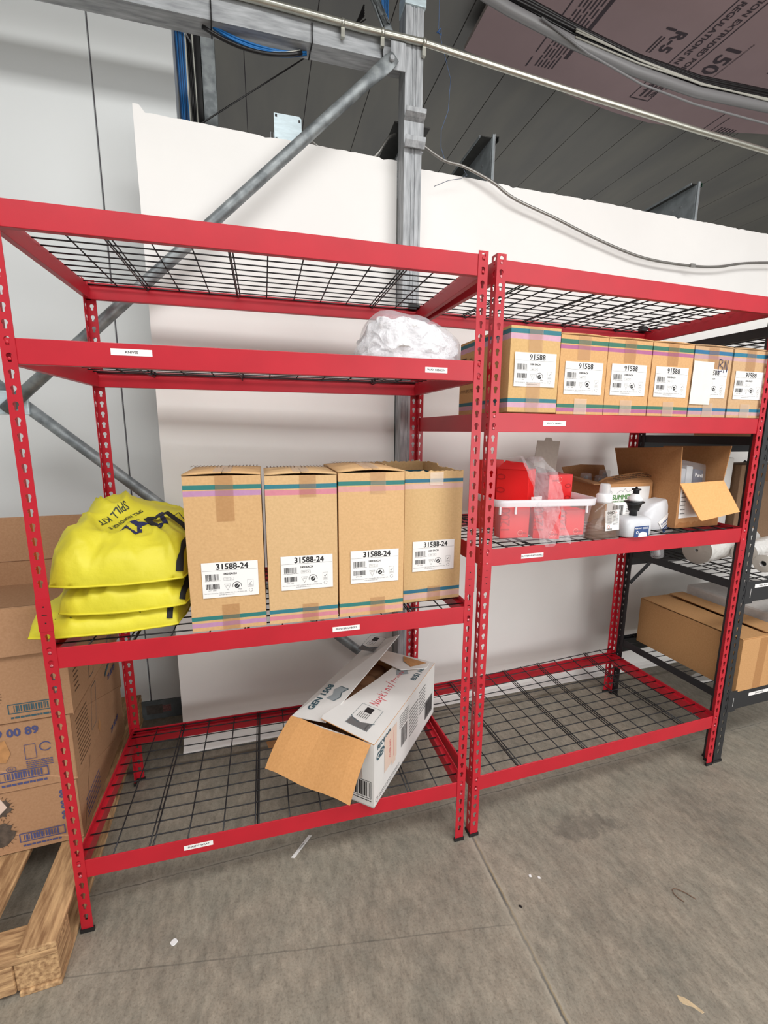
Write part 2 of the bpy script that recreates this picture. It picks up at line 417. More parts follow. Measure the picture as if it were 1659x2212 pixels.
# white sheet boards standing in front, curling forward at the floor, ragged at the top
def sheet(name, x0, x1, ztop, seed, label, tabs=None):
    rn = random.Random(seed); n = int((x1-x0)/.02)
    rows = []
    def yy(x): return .772+.0366*(x-.162)
    prof = [(0, -.052), (.004, -.048), (.012, -.036), (.03, -.022), (.06, -.012), (.1, -.005), (.16, 0), (.8, 0), (1.6, 0), (2.2, 0)]
    for i in range(n+1):
        x = x0+(x1-x0)*i/n
        zt = ztop+(rn.random()-.5)*.003+.005*noise.noise(Vector((x*2.5, seed, 0)))+(-.006 if rn.random() < .05 else 0)
        if tabs and x < x0+tabs: zt += .024
        rows.append([(x, yy(x)+d, z) for z, d in prof]+[(x, yy(x), zt)])
    m = MB(); vs = []; fs = []; k = len(rows[0])
    for r in rows: vs += r
    for i in range(n):
        for j in range(k-1): fs.append((i*k+j, (i+1)*k+j, (i+1)*k+j+1, i*k+j+1))
    m.add(vs, fs, BOARD, False)
    o = m.build(name, label=label, category='wall board')
    s = o.modifiers.new('thick', 'SOLIDIFY'); s.thickness = .012; s.offset = -1
    return o
b1 = sheet('wall_board', .165, 1.176, 2.603, 4, 'tall white sheet board left of the galvanised column', .022)
b2 = sheet('wall_board', 1.262, 6.0, 2.59, 9, 'long white sheet board right of the galvanised column, torn along its top')
# scuffs on the boards
def scuff(o, x, z, w, h, mt, seed):
    rn = random.Random(seed); y = .772+.0366*(x-.162)-.0012
    m = MB(); k = 9
    m.poly([(x+w*math.cos(6.283*i/k)*(.6+.6*rn.random()), y, z+h*math.sin(6.283*i/k)*(.6+.6*rn.random())) for i in range(k)], mt)
    ob = m.build('scuff_mark', o); return ob
SC = mat('grey scuff', srgb(170, 170, 170), .6)
scuff(b1, 1.128, 1.59, .016, .028, SC, 3)
scuff(b1, .46, 2.37, .05, .003, mat('faint scuff', srgb(214, 211, 208), .6), 4)
for i, (x, z) in enumerate([(1.9, .62), (1.915, .55), (2.0, .7), (2.3, .66), (2.32, .62), (1.75, .57)]): scuff(b2, x, z, .006, .014, SC, i)
scuff(b2, 3.05, 2.56, .02, .02, mat('rusty chip', srgb(176, 132, 116), .8), 8)
# ------------------------------------------------------------------ boltless shelving
PITCH = .03660
H0 = 1.972
def key_r(t, r=.0066, sw=.0038, sl=.0145):
    """radius of the keyhole outline in direction t, measured from the middle of its round part"""
    dx, dz = math.cos(t), math.sin(t)
    if dz < 0:
        if abs(dx) < 1e-6: return sl
        q = sw/abs(dx)
        if q*abs(dz) > r*.8:
            return min(q, sl/abs(dz)) if q*abs(dz) < sl else sl/abs(dz)
    return r
def drop_r(t):
    """tear drop hole of the black rack"""
    dx, dz = math.cos(t), math.sin(t)
    pts = [(-.0062, .008), (.0062, .008), (.0026, -.013), (-.0026, -.013)]
    best = 1
    for (x0, z0), (x1, z1) in zip(pts, pts[1:]+pts[:1]):
        ex, ez = x1-x0, z1-z0; den = dx*ez-dz*ex
        if abs(den) > 1e-9:
            s = (x0*ez-z0*ex)/den
            if s > 0: best = min(best, s)
    return best
def strip_cell(m, put, w, z0, z1, zc, mt, rf):
    """one pitch of a flange with its hole: ring of quads between hole and cell rectangle, both skins and the hole wall"""
    cx = w/2
    angs = [math.atan2(z-zc, x-cx) for x, z in ((0, z0), (w, z0), (w, z1), (0, z1))]
    angs += [2*math.pi*i/16 for i in range(16)]
    angs += [-math.pi/2-.27, -math.pi/2+.27, -math.pi/2-.5, -math.pi/2+.5]
    angs = sorted(set(round(a % (2*math.pi), 4) for a in angs))
    I = []; O = []
    for t in angs:
        dx, dz = math.cos(t), math.sin(t)
        ro = min((w/2)/abs(dx) if abs(dx) > 1e-6 else 9, ((z1-zc) if dz > 0 else (zc-z0))/abs(dz) if abs(dz) > 1e-6 else 9)
        ri = rf(t)
        I.append((cx+ri*dx, zc+ri*dz)); O.append((cx+ro*dx, zc+ro*dz))
    n = len(angs); T = .0018
    vs = [put(x, 0, z) for x, z in I]+[put(x, 0, z) for x, z in O]+[put(x, T, z) for x, z in I]+[put(x, T, z) for x, z in O]
    fs = []
    for i in range(n):
        j = (i+1) % n
        fs += [(i, j, n+j, n+i), (2*n+j, 2*n+i, 3*n+i, 3*n+j), (i, 2*n+i, 2*n+j, j)]
    m.add(vs, fs, mt)
def post_mesh(w, h, mt, rf, holes, name, sleeve=None):
    m = MB(); T = .0018
    fx = lambda x, t, z: (x, t, z)
    fy = lambda x, t, z: (t, x, z)
    n = int(h/PITCH)
    for put in (fx, fy):
        z1 = h
        for k in range(n):
            z0 = h-(k+1)*PITCH
            if sleeve and sleeve[0] < (z0+z1)/2 < sleeve[1]:
                m.add([put(0,0,z0), put(w,0,z0), put(w,0,z1), put(0,0,z1), put(0,T,z0), put(w,T,z0), put(w,T,z1), put(0,T,z1)], [(0,1,2,3), (4,5,6,7)], mt)
            else:
                strip_cell(m, put, w, z0, z1, z1-.0125, mt, rf)
            z1 = z0
        m.add([put(0,0,0), put(w,0,0), put(w,0,z1), put(0,0,z1), put(0,T,0), put(w,T,0), put(w,T,z1), put(0,T,z1)], [(0,1,2,3), (7,6,5,4)], mt)
        m.add([put(w,0,0), put(w,T,0), put(w,T,h), put(w,0,h)], [(0,1,2,3)], mt)
        m.add([put(0,0,h), put(w,0,h), put(w,T,h), put(0,T,h)], [(0,1,2,3)], mt)
    me = m.build(name)
    d = me.data; bpy.data.objects.remove(me)
    return d
def foot_mesh(w):
    m = MB(); t = .0055
    m.box((-.003, -.003, 0), (w+.003, t, .012), FOOT); m.box((-.003, t, 0), (t, w+.003, .012), FOOT)
    o = m.build('foot'); d = o.data; bpy.data.objects.remove(o); return d
POST_R = post_mesh(.0308, H0-.004, RED, key_r, True, 'post', (.945, 1.035))
POST_B = post_mesh(.047, H0-.004, BLACKP, drop_r, True, 'post')
FOOT_R = foot_mesh(.0308); FOOT_B = foot_mesh(.047)
def beam_prof(h):
    return [(0, -h), (.0175, -h), (.0175, -.017), (.0035, -.017), (.0035, 0), (0, 0)]
def mkobj(name, data, parent, loc=(0, 0, 0), rz=0):
    o = bpy.data.objects.new(name, data); C.objects.link(o); o.parent = parent; o.location = loc; o.rotation_euler = (0, 0, rz); return o
def rack(name, origin, rz, W, D, levels, bh, w, pm, fm, mt, wm, label, sleeves=True, doubles=(2, 5, 7, 10), warp=0, stickers=None, rivets=True, deckz=-.008, sbh=None):
    root = empty(name, origin, rz, label, 'shelving unit')
    T = .0018
    corners = [((0, 0), 0), ((W, 0), 90), ((W, D), 180), ((0, D), 270)]
    for (x, y), a in corners:
        p = mkobj('post', pm, root, (x, y, .004), R(a))
        f = mkobj('foot', fm, p, (0, 0, -.004))
        if sleeves:
            sm = MB(); e = .0012
            sm.box((-e, -e, .945), (w+.0014, 0, 1.033), mt); sm.box((-e, 0, .945), (0, w+.0014, 1.033), mt)
            for put in (lambda a, b, z: (a, b, z), lambda a, b, z: (b, a, z)):
                for (px, pz, rw, rh) in ((w*.5, 1.012, .0018, .0018), (w*.52, .968, .0018, .0018), (w*.5, .990, .006, .001)):
                    sm.add([put(px-rw, -e-.0003, pz-rh), put(px+rw, -e-.0003, pz-rh), put(px+rw, -e-.0003, pz+rh), put(px-rw, -e-.0003, pz+rh)], [(0,1,2,3)], FOOT)
            sm.build('splice_sleeve', p, recalc=False)
    for li, z in enumerate(levels):
        g = T+.0003; bhx = [bh]
        # front, back, left, right step beams
        def bm_(x0, y0, a, ln, nm, bright):
            m2 = []; nm2 = len(doubles) > 3
            m = MB(); m.prism(beam_prof(bhx[0]), 0, ln, mt)
            if rivets and nm != 'front_beam':
                for ex in (w/2-g, ln-w/2+g):
                    for dz in (-.0105, -.0105-PITCH):
                        m.M = Matrix.Translation((ex, 0, dz)) @ Matrix.Rotation(R(90), 4, 'X'); m.lathe([(.0042, 0), (.0042, .0028), (.003, .0036), (.0004, .0038)], mt, 10); m.M = Matrix()
            o = m.build(nm, root, bevel=.0012); o.location = (x0, y0, z); o.rotation_euler = (0, 0, a)
            # rivets poking through the keyholes of the post flange
            if rivets:
                for ex in (w/2-g, ln-w/2+g):
                    for dz in (-.0105, -.0105-PITCH):
                        r = MB(); r.M = Matrix.Translation((ex, 0, dz)) @ Matrix.Rotation(R(90), 4, 'X')
                        r.lathe([(.0042, 0), (.0042, .0028), (.003, .0036), (.0004, .0038)], RIVET if bright and ex > ln/2-99 and (li in (0, 1) or nm2) else mt, 10); r.M = Matrix()
                        if nm == 'front_beam': r.build('rivet', o)
                        else: m2.append(r)
            return o
        fb = bm_(g, g, 0, W-2*g, 'front_beam', True)
        bm_(W-g, D-g, math.pi, W-2*g, 'back_beam', False)
        bhx[0] = sbh or bh
        bm_(g, D-g, -math.pi/2, D-2*g, 'side_beam', False)
        bm_(W-g, g, math.pi/2, D-2*g, 'side_beam', False)
        if stickers:
            for (sl, sx0, sx1, sz, txt) in stickers:
                if sl == li:
                    wd = sx1-sx0; h2 = .0078
                    P = Print(); P.box((-wd/2, -h2, 0), (wd/2, h2, .0003), STICK); P.text(txt, 0, 0, .0078, INK, bold=.0002, sx=1.15)
                    ob = P.put('shelf_label', frame((sx0+wd/2-g, -.0002, sz), (1, 0, 0), (0, 0, 1)), fb, label='white sticker reading '+txt)
        # wire deck
        m = MB(); zd = z+deckz; r = .0021
        ys = [.010]+[.0+.0505*k for k in range(1, 12)]+[D-.010]
        def wz(x, y):
            if not warp or li != 0: return 0
            u = max(0, (x-.15)/W); return warp*min(1, u*1.25)*max(0, (y/D-.55)/.45)**1.5
        for y in ys:
            m.tube([(.012+(W-.024)*t/12, y, zd+wz(W*t/12, y)) for t in range(13)], r, wm, 6)
        k = 1
        while .1015*k < W-.03:
            x = .1015*k
            for off in ((-.0055, .0055) if k in doubles else (0,)):
                yq = [.008, D*.3, D*.55, D*.7, D*.85, D-.008]
                m.tube([(x+off, y, zd+r*1.6+wz(x, y)) for y in yq], r*1.05, wm, 6)
            if k in doubles:
                m.tube([(x, y, zd-.012+wz(x, y)+(.010 if y in (.008, D-.008) else 0)) for y in (.008, .03, D*.3, D*.55, D*.8, D-.03, D-.008)], r*1.05, wm, 6)
            k += 1
        m.build('wire_deck', root)
    return root
U2 = Matrix.Translation((1.2498, .0029, 0)) @ Matrix.Rotation(R(2.9), 4, 'Z')
r1 = rack('shelving_unit', (0, 0, 0), 0, 1.2202, .6031, [.2416, .8996, 1.6706, 1.9635], .0581, .0308, POST_R, FOOT_R, RED, WIRE,
     'red steel shelving unit on the left, holding the yellow bags and tall cartons', doubles=(2, 5, 10),
     stickers=[(2, .226, .318, -.021, 'KNIVES'), (2, 1.036, 1.105, -.031, 'WAX RIBBON'), (1, .756, .840, -.031, 'PRINTER LABELS'), (0, .293, .376, -.030, 'PLASTIC WRAP')])
r2 = rack('shelving_unit', (1.2498, .0029, 0), R(2.9), 1.2128, .6031, [.2448, 1.0867, 1.5211, 1.9573], .0581, .0308, POST_R, FOOT_R, RED, WIRE,
     'red steel shelving unit in the middle, holding the soap bottles and short cartons', warp=.035,
     stickers=[(2, .197, .285, -.0295, 'WOZY LABELS'), (1, .146, .234, -.034, 'BUTTERHEAD LABELS')])
p3 = U2 @ Vector((1.227, .003, 0))
r3 = rack('shelving_unit', tuple(p3), R(2.9), 1.22, .590, [.340, .848, 1.452, 1.87], .090, .047, POST_B, FOOT_B, BLACKP, WIREB,
     'black steel shelving unit at the right edge, beside the red ones', sleeves=False, rivets=False, sbh=.036,
     stickers=[(0, .165, .30, -.032, 'LARGE BAGS'), (1, .092, .22, -.022, 'SMALL ALUM BAGS')])
# black end plates and knee braces of the black rack
for li, z in enumerate([.340, .848, 1.452, 1.87]):
    m = MB()
    m.box((.047-.012, -.0012, z-.096), (.085, .0012, z+.004), BLACKP)
    m.box((.066, -.0018, z-.07), (.0675, -.0012, z-.03), STICK if li < 2 else BLACKP)
    m.build('beam_bracket', r3)
m = MB()
m.tube([(.03, .565, .66), (.20, .565, .80)], .012, BLACKP, 4, smooth=False)
m.build('knee_brace', r3)
m = MB()
m.tube([(.45, .575, 1.02), (.80, .575, 1.30)], .018, BLACKP, 4, smooth=False)
m.build('diagonal_brace', r3)
m = MB(); m.box((.003, .05, .188), (.014, .54, .212), BLACKP); m.build('lower_side_rail', r3)
# bright scratches: worn paint chips on the bottom front beams

for rt, x in ((r1, 1.172), (r2, 1.165)):
    m = MB(); m.box((x, .575, 1.952), (x+.03, .60, 1.978), BPL); m.box((x+.03, .580, 1.962), (x+.045, .60, 1.974), BPL); m.build('corner_clip', rt, bevel=.002)
# ------------------------------------------------------------------ galvanised building steel
BY = .72
# column: channel open at the back with a ribbed face
m = MB()
x0, x1, yf, yb = 1.181, 1.2575, .712, .80
prof = [(x0, yb), (x0, yf)]
ribs = [(.30, 0), (.33, .003), (.40, .003), (.43, 0), (.50, 0), (.53, .003), (.60, .003), (.63, 0), (.86, 0), (.89, .002), (1, .002)]
for a, d in ribs: prof.append((x0+(x1-x0)*a, yf+d))
prof += [(x1, yb), (x1-.004, yb), (x1-.004, yf+.008), (x0+.004, yf+.006), (x0+.004, yb)]
k = len(prof)
vs = [(x, y, 0) for x, y in prof]+[(x, y, 4.0) for x, y in prof]
m.add(vs, [(i, (i+1) % k, (i+1) % k+k, i+k) for i in range(k)]+[tuple(reversed(range(k))), tuple(range(k, 2*k))], GALV)
col = m.build('steel_column')
tag(col, 'tall galvanised steel column rising between the two white sheet boards', 'column')
m = MB().box((1.176, .706, 3.105), (1.264, .79, 3.165), ZPLATE); m.box((1.176, .704, 3.165), (1.264, .712, 3.17), ZPLATE)
m.build('splice_plate', col, bevel=.002)
m = MB().box((1.258, .735, 2.98), (1.263, .775, 3.10), GALVD)
for z in (3.0, 3.08): m.M = Matrix.Translation((1.263, .755, z)) @ Matrix.Rotation(R(90), 4, 'Y'); m.lathe([(.007, 0), (.007, .006), (.004, .007)], GALVD, 6, smooth=False)
m.M = Matrix(); m.build('bolted_strap', col)

# saddle bracket clasping the column, open towards the viewer
m = MB()
x0s, x1s = 1.177, 1.262
m.prism([(.7105, 2.61), (.690, 2.603), (.678, 2.622), (.676, 2.638), (.679, 2.638), (.682, 2.624), (.692, 2.608), (.7065, 2.616), (.7065, 2.704), (.690, 2.712), (.676, 2.722), (.672, 2.736), (.675, 2.737), (.679, 2.725), (.692, 2.716), (.7105, 2.710)][::-1], x0s, x1s, GALV)
m.build('saddle_bracket', col)
CH = mat('dark steel channel', srgb(158, 166, 170), .6, .1, var=.15, scale=20)
CHD = mat('shaded steel flange', srgb(58, 58, 56), .6, .2, var=.2, scale=15)  # underside shade of the channel flanges put into the steel colour
def zchannel(x, y0, z0, z1, ln, fl, lab, cap=None):
    root = empty('steel_channel', (x, y0, z1), 0, lab, 'steel channel')
    h = z1-z0; t = .004
    m = MB().box((-t, 0, -h), (0, ln, 0), CH); m.build('web', root)
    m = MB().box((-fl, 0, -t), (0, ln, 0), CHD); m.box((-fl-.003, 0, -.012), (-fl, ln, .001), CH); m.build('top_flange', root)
    m = MB().box((-.002, -.012, -h), (.012, 0, .010), CH); m.box((.010, -.013, -h), (.014, .002, .012), GALV); m.build('end_lip', root)
    m = MB().slab([(.012, 0, .010), (.012, .35, .010), (.042, .35, .010), (.042, 0, .010)], .003, cap or CHD); m.slab([(.042, 0, -.012), (.042, 0, .010), (.042, .35, .010), (.042, .35, -.012)], .003, cap or CHD); m.build('cap_angle', root)
    for yy in (.10, .16):
        m = MB(); m.M = Matrix.Translation((-t-.001, yy, -.09)) @ Matrix.Rotation(R(-90), 4, 'Y'); m.lathe([(.006, 0), (.005, .004)], GALV, 8); m.M = Matrix(); m.build('screw', root)
    return root
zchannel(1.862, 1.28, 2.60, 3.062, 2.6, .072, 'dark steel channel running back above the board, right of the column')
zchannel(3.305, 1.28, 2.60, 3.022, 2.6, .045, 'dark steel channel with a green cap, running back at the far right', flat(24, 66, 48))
root = empty('steel_channel', (1.245, .815, 2.66), 0, 'dark steel channel running back directly behind the column', 'steel channel')
MB().box((-.075, 0, .098), (.085, 1.6, .103), CHD).build('top_flange', root)
MB().box((-.003, 0, .006), (.003, 1.6, .097), CH).build('web', root)
MB().box((-.045, 0, 0), (.055, 1.6, .005), GALV).build('bottom_flange', root)

# round diagonal braces with flattened bolted ends
def brace(name, a, b, r, label, flat_a=True, flat_b=False):
    root = empty(name, a, 0, label, 'brace')
    A = Vector(a); B = Vector(b); d = (B-A); L = d.length
    # local frame: X along the brace, Z towards the viewer
    M = frame((0, 0, 0), d, Vector((0, -1, 0)).cross(d))
    m = MB(); n = 16
    st = [0, .03, .06, .10, .15, .20] ; rr = [(.95, .12), (1.25, .14), (1.30, .2), (1.25, .5), (1.05, .85), (1, 1)]
    secs = []
    if flat_a: secs += [(s, p) for s, p in zip(st, rr)]
    else: secs += [(0, (1, 1))]
    secs += [(L*t/8, (1, 1)) for t in range(2, 7)]
    if flat_b: secs += [(L-s, p) for s, p in reversed(list(zip(st, rr)))]
    else: secs += [(L, (1, 1))]
    vs = []
    for s, (py, pz) in secs:
        for j in range(n):
            t = 2*math.pi*j/n; vs.append((s, r*py*math.cos(t), r*pz*math.sin(t)))
    k = len(secs)
    m.M = M
    m.add(vs, [(i*n+j, i*n+(j+1) % n, (i+1)*n+(j+1) % n, (i+1)*n+j) for i in range(k-1) for j in range(n)], GALVD, True)
    m.add(vs, [tuple(range(n)), tuple(range((k-1)*n, k*n))], GALVD)
    m.M = Matrix()
    m.build('pipe', root)
    for fl_, s in ((flat_a, .022), (flat_b, L-.022)):
        if fl_:
            m = MB(); m.M = M @ Matrix.Translation((s, 0, -.012))
            m.lathe([(.012, 0), (.012, .024), (.009, .028)], GALV, 6, smooth=False); m.M = Matrix(); m.build('bolt', root)
    return root
brace('pipe_brace', (1.134, .69, 2.905), (-.325, .69, 1.530), .0215, 'galvanised pipe brace rising to the right, its flattened end bolted near the column top')
brace('pipe_brace', (-.40, .73, 1.66), (1.16, .73, .245), .0215, 'galvanised pipe brace falling to the right behind the bags and cartons', False, True)
m = MB(); m.box((-.42, .700, 1.515), (-.255, .712, 1.60), ZPLATE)
m.M = Matrix.Translation((-.30, .700, 1.56)) @ Matrix.Rotation(R(90), 4, 'X'); m.lathe([(.012, 0), (.012, .008), (.008, .01)], GALVD, 6, smooth=False); m.M = Matrix()
o = m.build('gusset_plate', bevel=.002); tag(o, 'small zinc plate joining the crossing braces at the left edge', 'gusset plate')
m = MB(); m.box((1.118, .700, 2.868), (1.181, .706, 2.965), GALV); o = m.build('gusset_plate', bevel=.002); tag(o, 'galvanised plate at the column carrying the upper brace end', 'gusset plate')
brace('pipe_brace', (1.150, .765, 3.00), (1.02, .765, 3.22), .016, 'short galvanised brace rising to the left from the column top', True)

# horizontal channel strut left of the column and its conduit
m = MB()
m.prism([(.728, 2.915), (.728, 3.01), (.732, 3.01), (.732, 2.919), (.805, 2.919), (.805, 3.01), (.809, 3.01), (.809, 2.915)], -1.5, 1.181, GALVH)
st = m.build('channel_strut'); tag(st, 'horizontal galvanised channel beam at the top, left of the column', 'steel beam')
m = MB(); m.tube([(-1.5, .715, 3.03), (.64, .712, 2.998), (1.0, .705, 2.984), (1.25, .698, 2.98), (1.965, .70, 2.932), (2.628, .70, 2.893), (3.105, .70, 2.869), (5, .70, 2.76)], .0125, GALVB, 14)
cd = m.build('electrical_conduit'); tag(cd, 'thin bright steel conduit running across the top in front of the column', 'conduit')
for x, y, z in ((.93, .708, 2.987), (1.085, .703, 2.983), (1.254, .698, 2.98)):
    m = MB(); m.tube([(x-.007, y, z), (x+.007, y, z)], .0155, GALVB, 14); m.box((x-.007, y-.003, z-.045), (x+.007, y+.012, z-.012), GALVB); m.build('strap_clamp', cd)

# blue cables slung under the strut
def cables(name, paths, mt, r, label, n=6):
    m = MB()
    for i, p in enumerate(paths):
        mm = mt[i % len(mt)] if isinstance(mt, (list, tuple)) else mt
        m.tube(p, r, mm, n)
    o = m.build(name); tag(o, label, 'cables'); return o
def sag(a, b, s, n=12):
    a = Vector(a); b = Vector(b); return [tuple(a+(b-a)*i/n-Vector((0, 0, s*4*(i/n)*(1-i/n)))) for i in range(n+1)]
rn = random.Random(5)
o = cables('cable_bundle', [sag((.44, .77+rn.uniform(-.012, .012), 2.925), (.79+rn.uniform(-.02, .01), .775+rn.uniform(-.01, .01), 2.908), .026+rn.uniform(-.010, .012)) for i in range(14)],
       [BLUEC, BLUEC, BLUED, BLUEC, BLUEC, BLUEC, WHTC], .0035, 'blue cable bundle sagging under the horizontal channel beam')
m = MB(); m.tube(sag((.42, .76, 2.912), (.78, .765, 2.902), .036), .007, BLKC, 8); m.build('black_cable', o)
for i, x in enumerate((.455, .815, 1.09)):
    m = MB(); m.tube([(x, .722, 2.975), (x, .721, 2.912), (x-.004, .76, 2.908), (x-.006, .80, 2.908)], .0028, BLKC, 6); q = m.build('cable_tie'); tag(q, ['black cable tie at the left end of the blue cable bundle', 'black cable tie at the right end of the blue cable bundle', 'black cable tie on the channel beam next to the column'][i], 'cable tie', 'black ties around the channel beam')

# gap beside the left wall panel: cables, dark strip and a grey stud
o = cables('cable_bundle', [[(.285+.0045*i+rn.uniform(-.002, .002), 1.12+.012*(i % 3), 2.55), (.286+.0042*i, 1.12, 2.9), (.283+.0045*i+rn.uniform(-.003, .003), 1.11, 3.2), (.28+.005*i, 1.13, 3.6)] for i in range(9)],
       [BLUED, BLUEC, BLUED, BLUEC, BLUED, BLUEC, BLUED, BLUEC, WHTC], .0042, 'vertical blue cables beside the right edge of the left wall panels')
o = cables('cable_bundle', [[(.332+.006*i, 1.16, 2.5), (.330+.006*i+rn.uniform(-.003, .003), 1.16, 2.95), (.318+.008*i, 1.15, 3.3), (.31+.01*i, 1.16, 3.6)] for i in range(5)],
       [BLKC, BLKC, BLKC, WHTC, BLKC], .0042, 'vertical black cables between the blue cables and the grey stud')
m = MB(); m.tube([(.288, 1.095, 3.13), (.32, 1.09, 3.12), (.343, 1.12, 3.10)], .0035, GRYC, 6); q = m.build('cable_tie'); tag(q, 'grey tie around the vertical blue cables', 'cable tie')
m = MB(); m.box((.345, 1.19, 0), (.372, 1.24, 4.0), WIREB); q = m.build('black_strip'); tag(q, 'black vertical strip beside the grey stud', 'strip')
m = MB(); m.prism([(0, 0), (0, 0)], 0, 0, GALV) if False else None
m.box((.375, 1.2, 0), (.432, 1.203, 4.0), GALVD); m.box((.375, 1.203, 0), (.378, 1.25, 4.0), GALVD); m.box((.429, 1.203, 0), (.432, 1.25, 4.0), GALVD)
q = m.build('steel_stud'); tag(q, 'grey vertical metal stud left of the dark opening', 'stud')
# thin dark rod crossing the dark area
m = MB(); m.tube([(.36, 1.0, 2.72), (1.22, 1.6, 3.72)], .0035, BLKC, 6); q = m.build('guy_wire'); tag(q, 'thin dark wire rising diagonally behind the channel beam', 'wire')
m = MB(); [m.tube([(.90+.008*i, 1.1, 3.16), (1.0+.01*i, 1.1, 3.23+.004*i), (1.1, 1.1, 3.34+.01*i)], .004, BLKC, 6) for i in range(5)]
q = m.build('cable_bundle'); tag(q, 'black cables rising behind the channel beam near the column', 'cables')
m = MB(); [m.tube([(1.118+.006*i, .83, 3.02), (1.112+.007*i, .83, 3.4)], .003, BLUEC, 6) for i in range(5)]
q = m.build('cable_bundle'); tag(q, 'vertical blue cables just left of the column top', 'cables')

# blue string hanging right of the column
m = MB(); m.tube([(1.36, .82, 3.5), (1.352, .8, 3.12), (1.375, .8, 3.05), (1.412, .8, 2.95), (1.405, .8, 2.83), (1.375, .8, 2.75), (1.372, .79, 2.68), (1.385, .775, 2.625)], .0014, flat(88, 108, 140), 5)
m.tube([(1.345, .8, 3.105), (1.36, .795, 3.12), (1.365, .8, 3.10), (1.35, .8, 3.108)], .003, flat(60, 96, 150), 5)
q = m.build('blue_string'); tag(q, 'thin blue string with a knot hanging right of the column', 'string')
m = MB(); m.tube([(1.475, .775, 2.60), (1.488, .765, 2.575), (1.46, .76, 2.555), (1.40, .76, 2.54), (1.335, .765, 2.51)], .0012, flat(96, 104, 122), 5)
q = m.build('loose_wire'); tag(q, 'loose thin wire curling down in front of the board right of the column', 'wire')

# flexible metal conduit on the boards
FLEX = mat('flexible metal conduit', srgb(150, 148, 144), .35, .7)
def flex(pts, r, label, parent=None):
    P = [Vector(p) for p in pts]; out = []; rr = []
    # Catmull-Rom through the points, ridges by changing the radius
    for i in range(len(P)-1):
        p0 = P[max(i-1, 0)]; p1 = P[i]; p2 = P[i+1]; p3 = P[min(i+2, len(P)-1)]
        n = max(2, int((p2-p1).length/.005))
        for k in range(n):
            t = k/n
            out.append(.5*((2*p1)+(p2-p0)*t+(2*p0-5*p1+4*p2-p3)*t*t+(3*p1-p0-3*p2+p3)*t**3)); rr.append(r*(1.12 if len(rr) % 2 else .9))
    m = MB(); m.tube(out, rr, FLEX, 8)
    o = m.build('flexible_conduit'); tag(o, label, 'conduit'); return o
fx = flex([(1.24, .84, 2.74), (1.275, .80, 2.69), (1.293, .785, 2.668), (1.386, .78, 2.625), (1.474, .772, 2.61), (1.612, .77, 2.568), (1.732, .776, 2.517), (1.957, .785, 2.466), (2.225, .80, 2.404), (2.511, .81, 2.354), (2.811, .82, 2.348), (3.03, .825, 2.364), (3.317, .835, 2.414), (4.2, .86, 2.5)], .0065,
     'flexible metal conduit drooping across the right white board')
m = MB(); m.box((2.82, .806, 2.338), (2.85, .815, 2.356), FLEX); m.build('clip', fx)
flex([(.778, .80, 2.65), (.82, .80, 2.62), (.88, .82, 2.598), (.93, .86, 2.57)], .006, 'short flexible conduit leaving the metal junction box to the right')
flex([(1.03, .86, 2.57), (1.06, .84, 2.60), (1.10, .82, 2.635), (1.145, .83, 2.70), (1.19, .86, 2.74)], .006, 'short flexible conduit curving up to the column from the left board')
jb = empty('junction_box', (.72, .81, 2.59), 0, 'square zinc junction box on top of the left white board', 'junction box')
m = MB().box((-.052, -.012, .005), (.052, .03, .112), ZPLATE); m.build('box_body', jb, bevel=.004)
m = MB()
pts = [(-.046, .004), (.054, .004), (.054, .10), (.046, .108), (-.054, .108), (-.054, .012)]
m.slab([(x, -.016, z) for x, z in pts], .002, ZPLATE)
for x, z in ((-.045, .1), (.046, .092), (-.046, .018), (.045, .01)): m.box((x-.004, -.0185, z-.006), (x+.004, -.0178, z+.004), WIREB)
m.build('cover_plate', jb, bevel=.0006)
for s in (-1, 1):
    m = MB(); x = s*.062
    m.tube([(x-.006, -.004, .01), (x-.006, -.004, .045), (x+.006, -.004, .045), (x+.006, -.004, .01), (x-.006, -.004, .01)], .002, GALV, 6); m.build('conduit_clamp', jb)

# curved grey conduit and cable bundle under the ceiling at the upper right
pp = [(1.2, 1.2, 3.86), (1.5, 1.2, 3.72), (1.753, 1.2, 3.635), (1.886, 1.2, 3.603), (2.267, 1.2, 3.533), (2.683, 1.2, 3.478), (3.132, 1.2, 3.449), (3.697, 1.2, 3.464), (4.6, 1.2, 3.56)]
m = MB(); m.tube(pp, .026, GRYC, 14); q = m.build('curved_pipe'); tag(q, 'thick grey pipe curving down under the foam ceiling boards', 'pipe')
m = MB()
for i in range(9):
    oz = .045+.010*(i % 4)+rn.uniform(-.004, .004); oy = -.012+.014*(i//4)
    m.tube([(x, y+oy, z+oz+.006*math.sin(3*x+i)) for x, y, z in pp], .0085, BLKC, 8)
q = m.build('cable_bundle'); tag(q, 'thick black cable bundle following the grey pipe under the foam boards', 'cables')
m = MB()
for i in range(3):
    m.tube([(x, y-.03, z+.012+.009*i+.012*math.sin(2.4*x+1.5*i)) for x, y, z in pp[4:]], .004, WHTC, 8)
q = m.build('cable_bundle'); tag(q, 'pale cables running along the grey pipe at the upper right', 'cables')
m = MB(); m.tube([(2.05, 1.16, 3.57), (2.358, 1.18, 3.485), (2.724, 1.18, 3.404), (3.108, 1.18, 3.371), (3.69, 1.18, 3.36), (4.6, 1.18, 3.37)], .0055, GRYC, 8); q = m.build('thin_cable'); tag(q, 'single thin grey cable hanging below the grey pipe', 'cable')

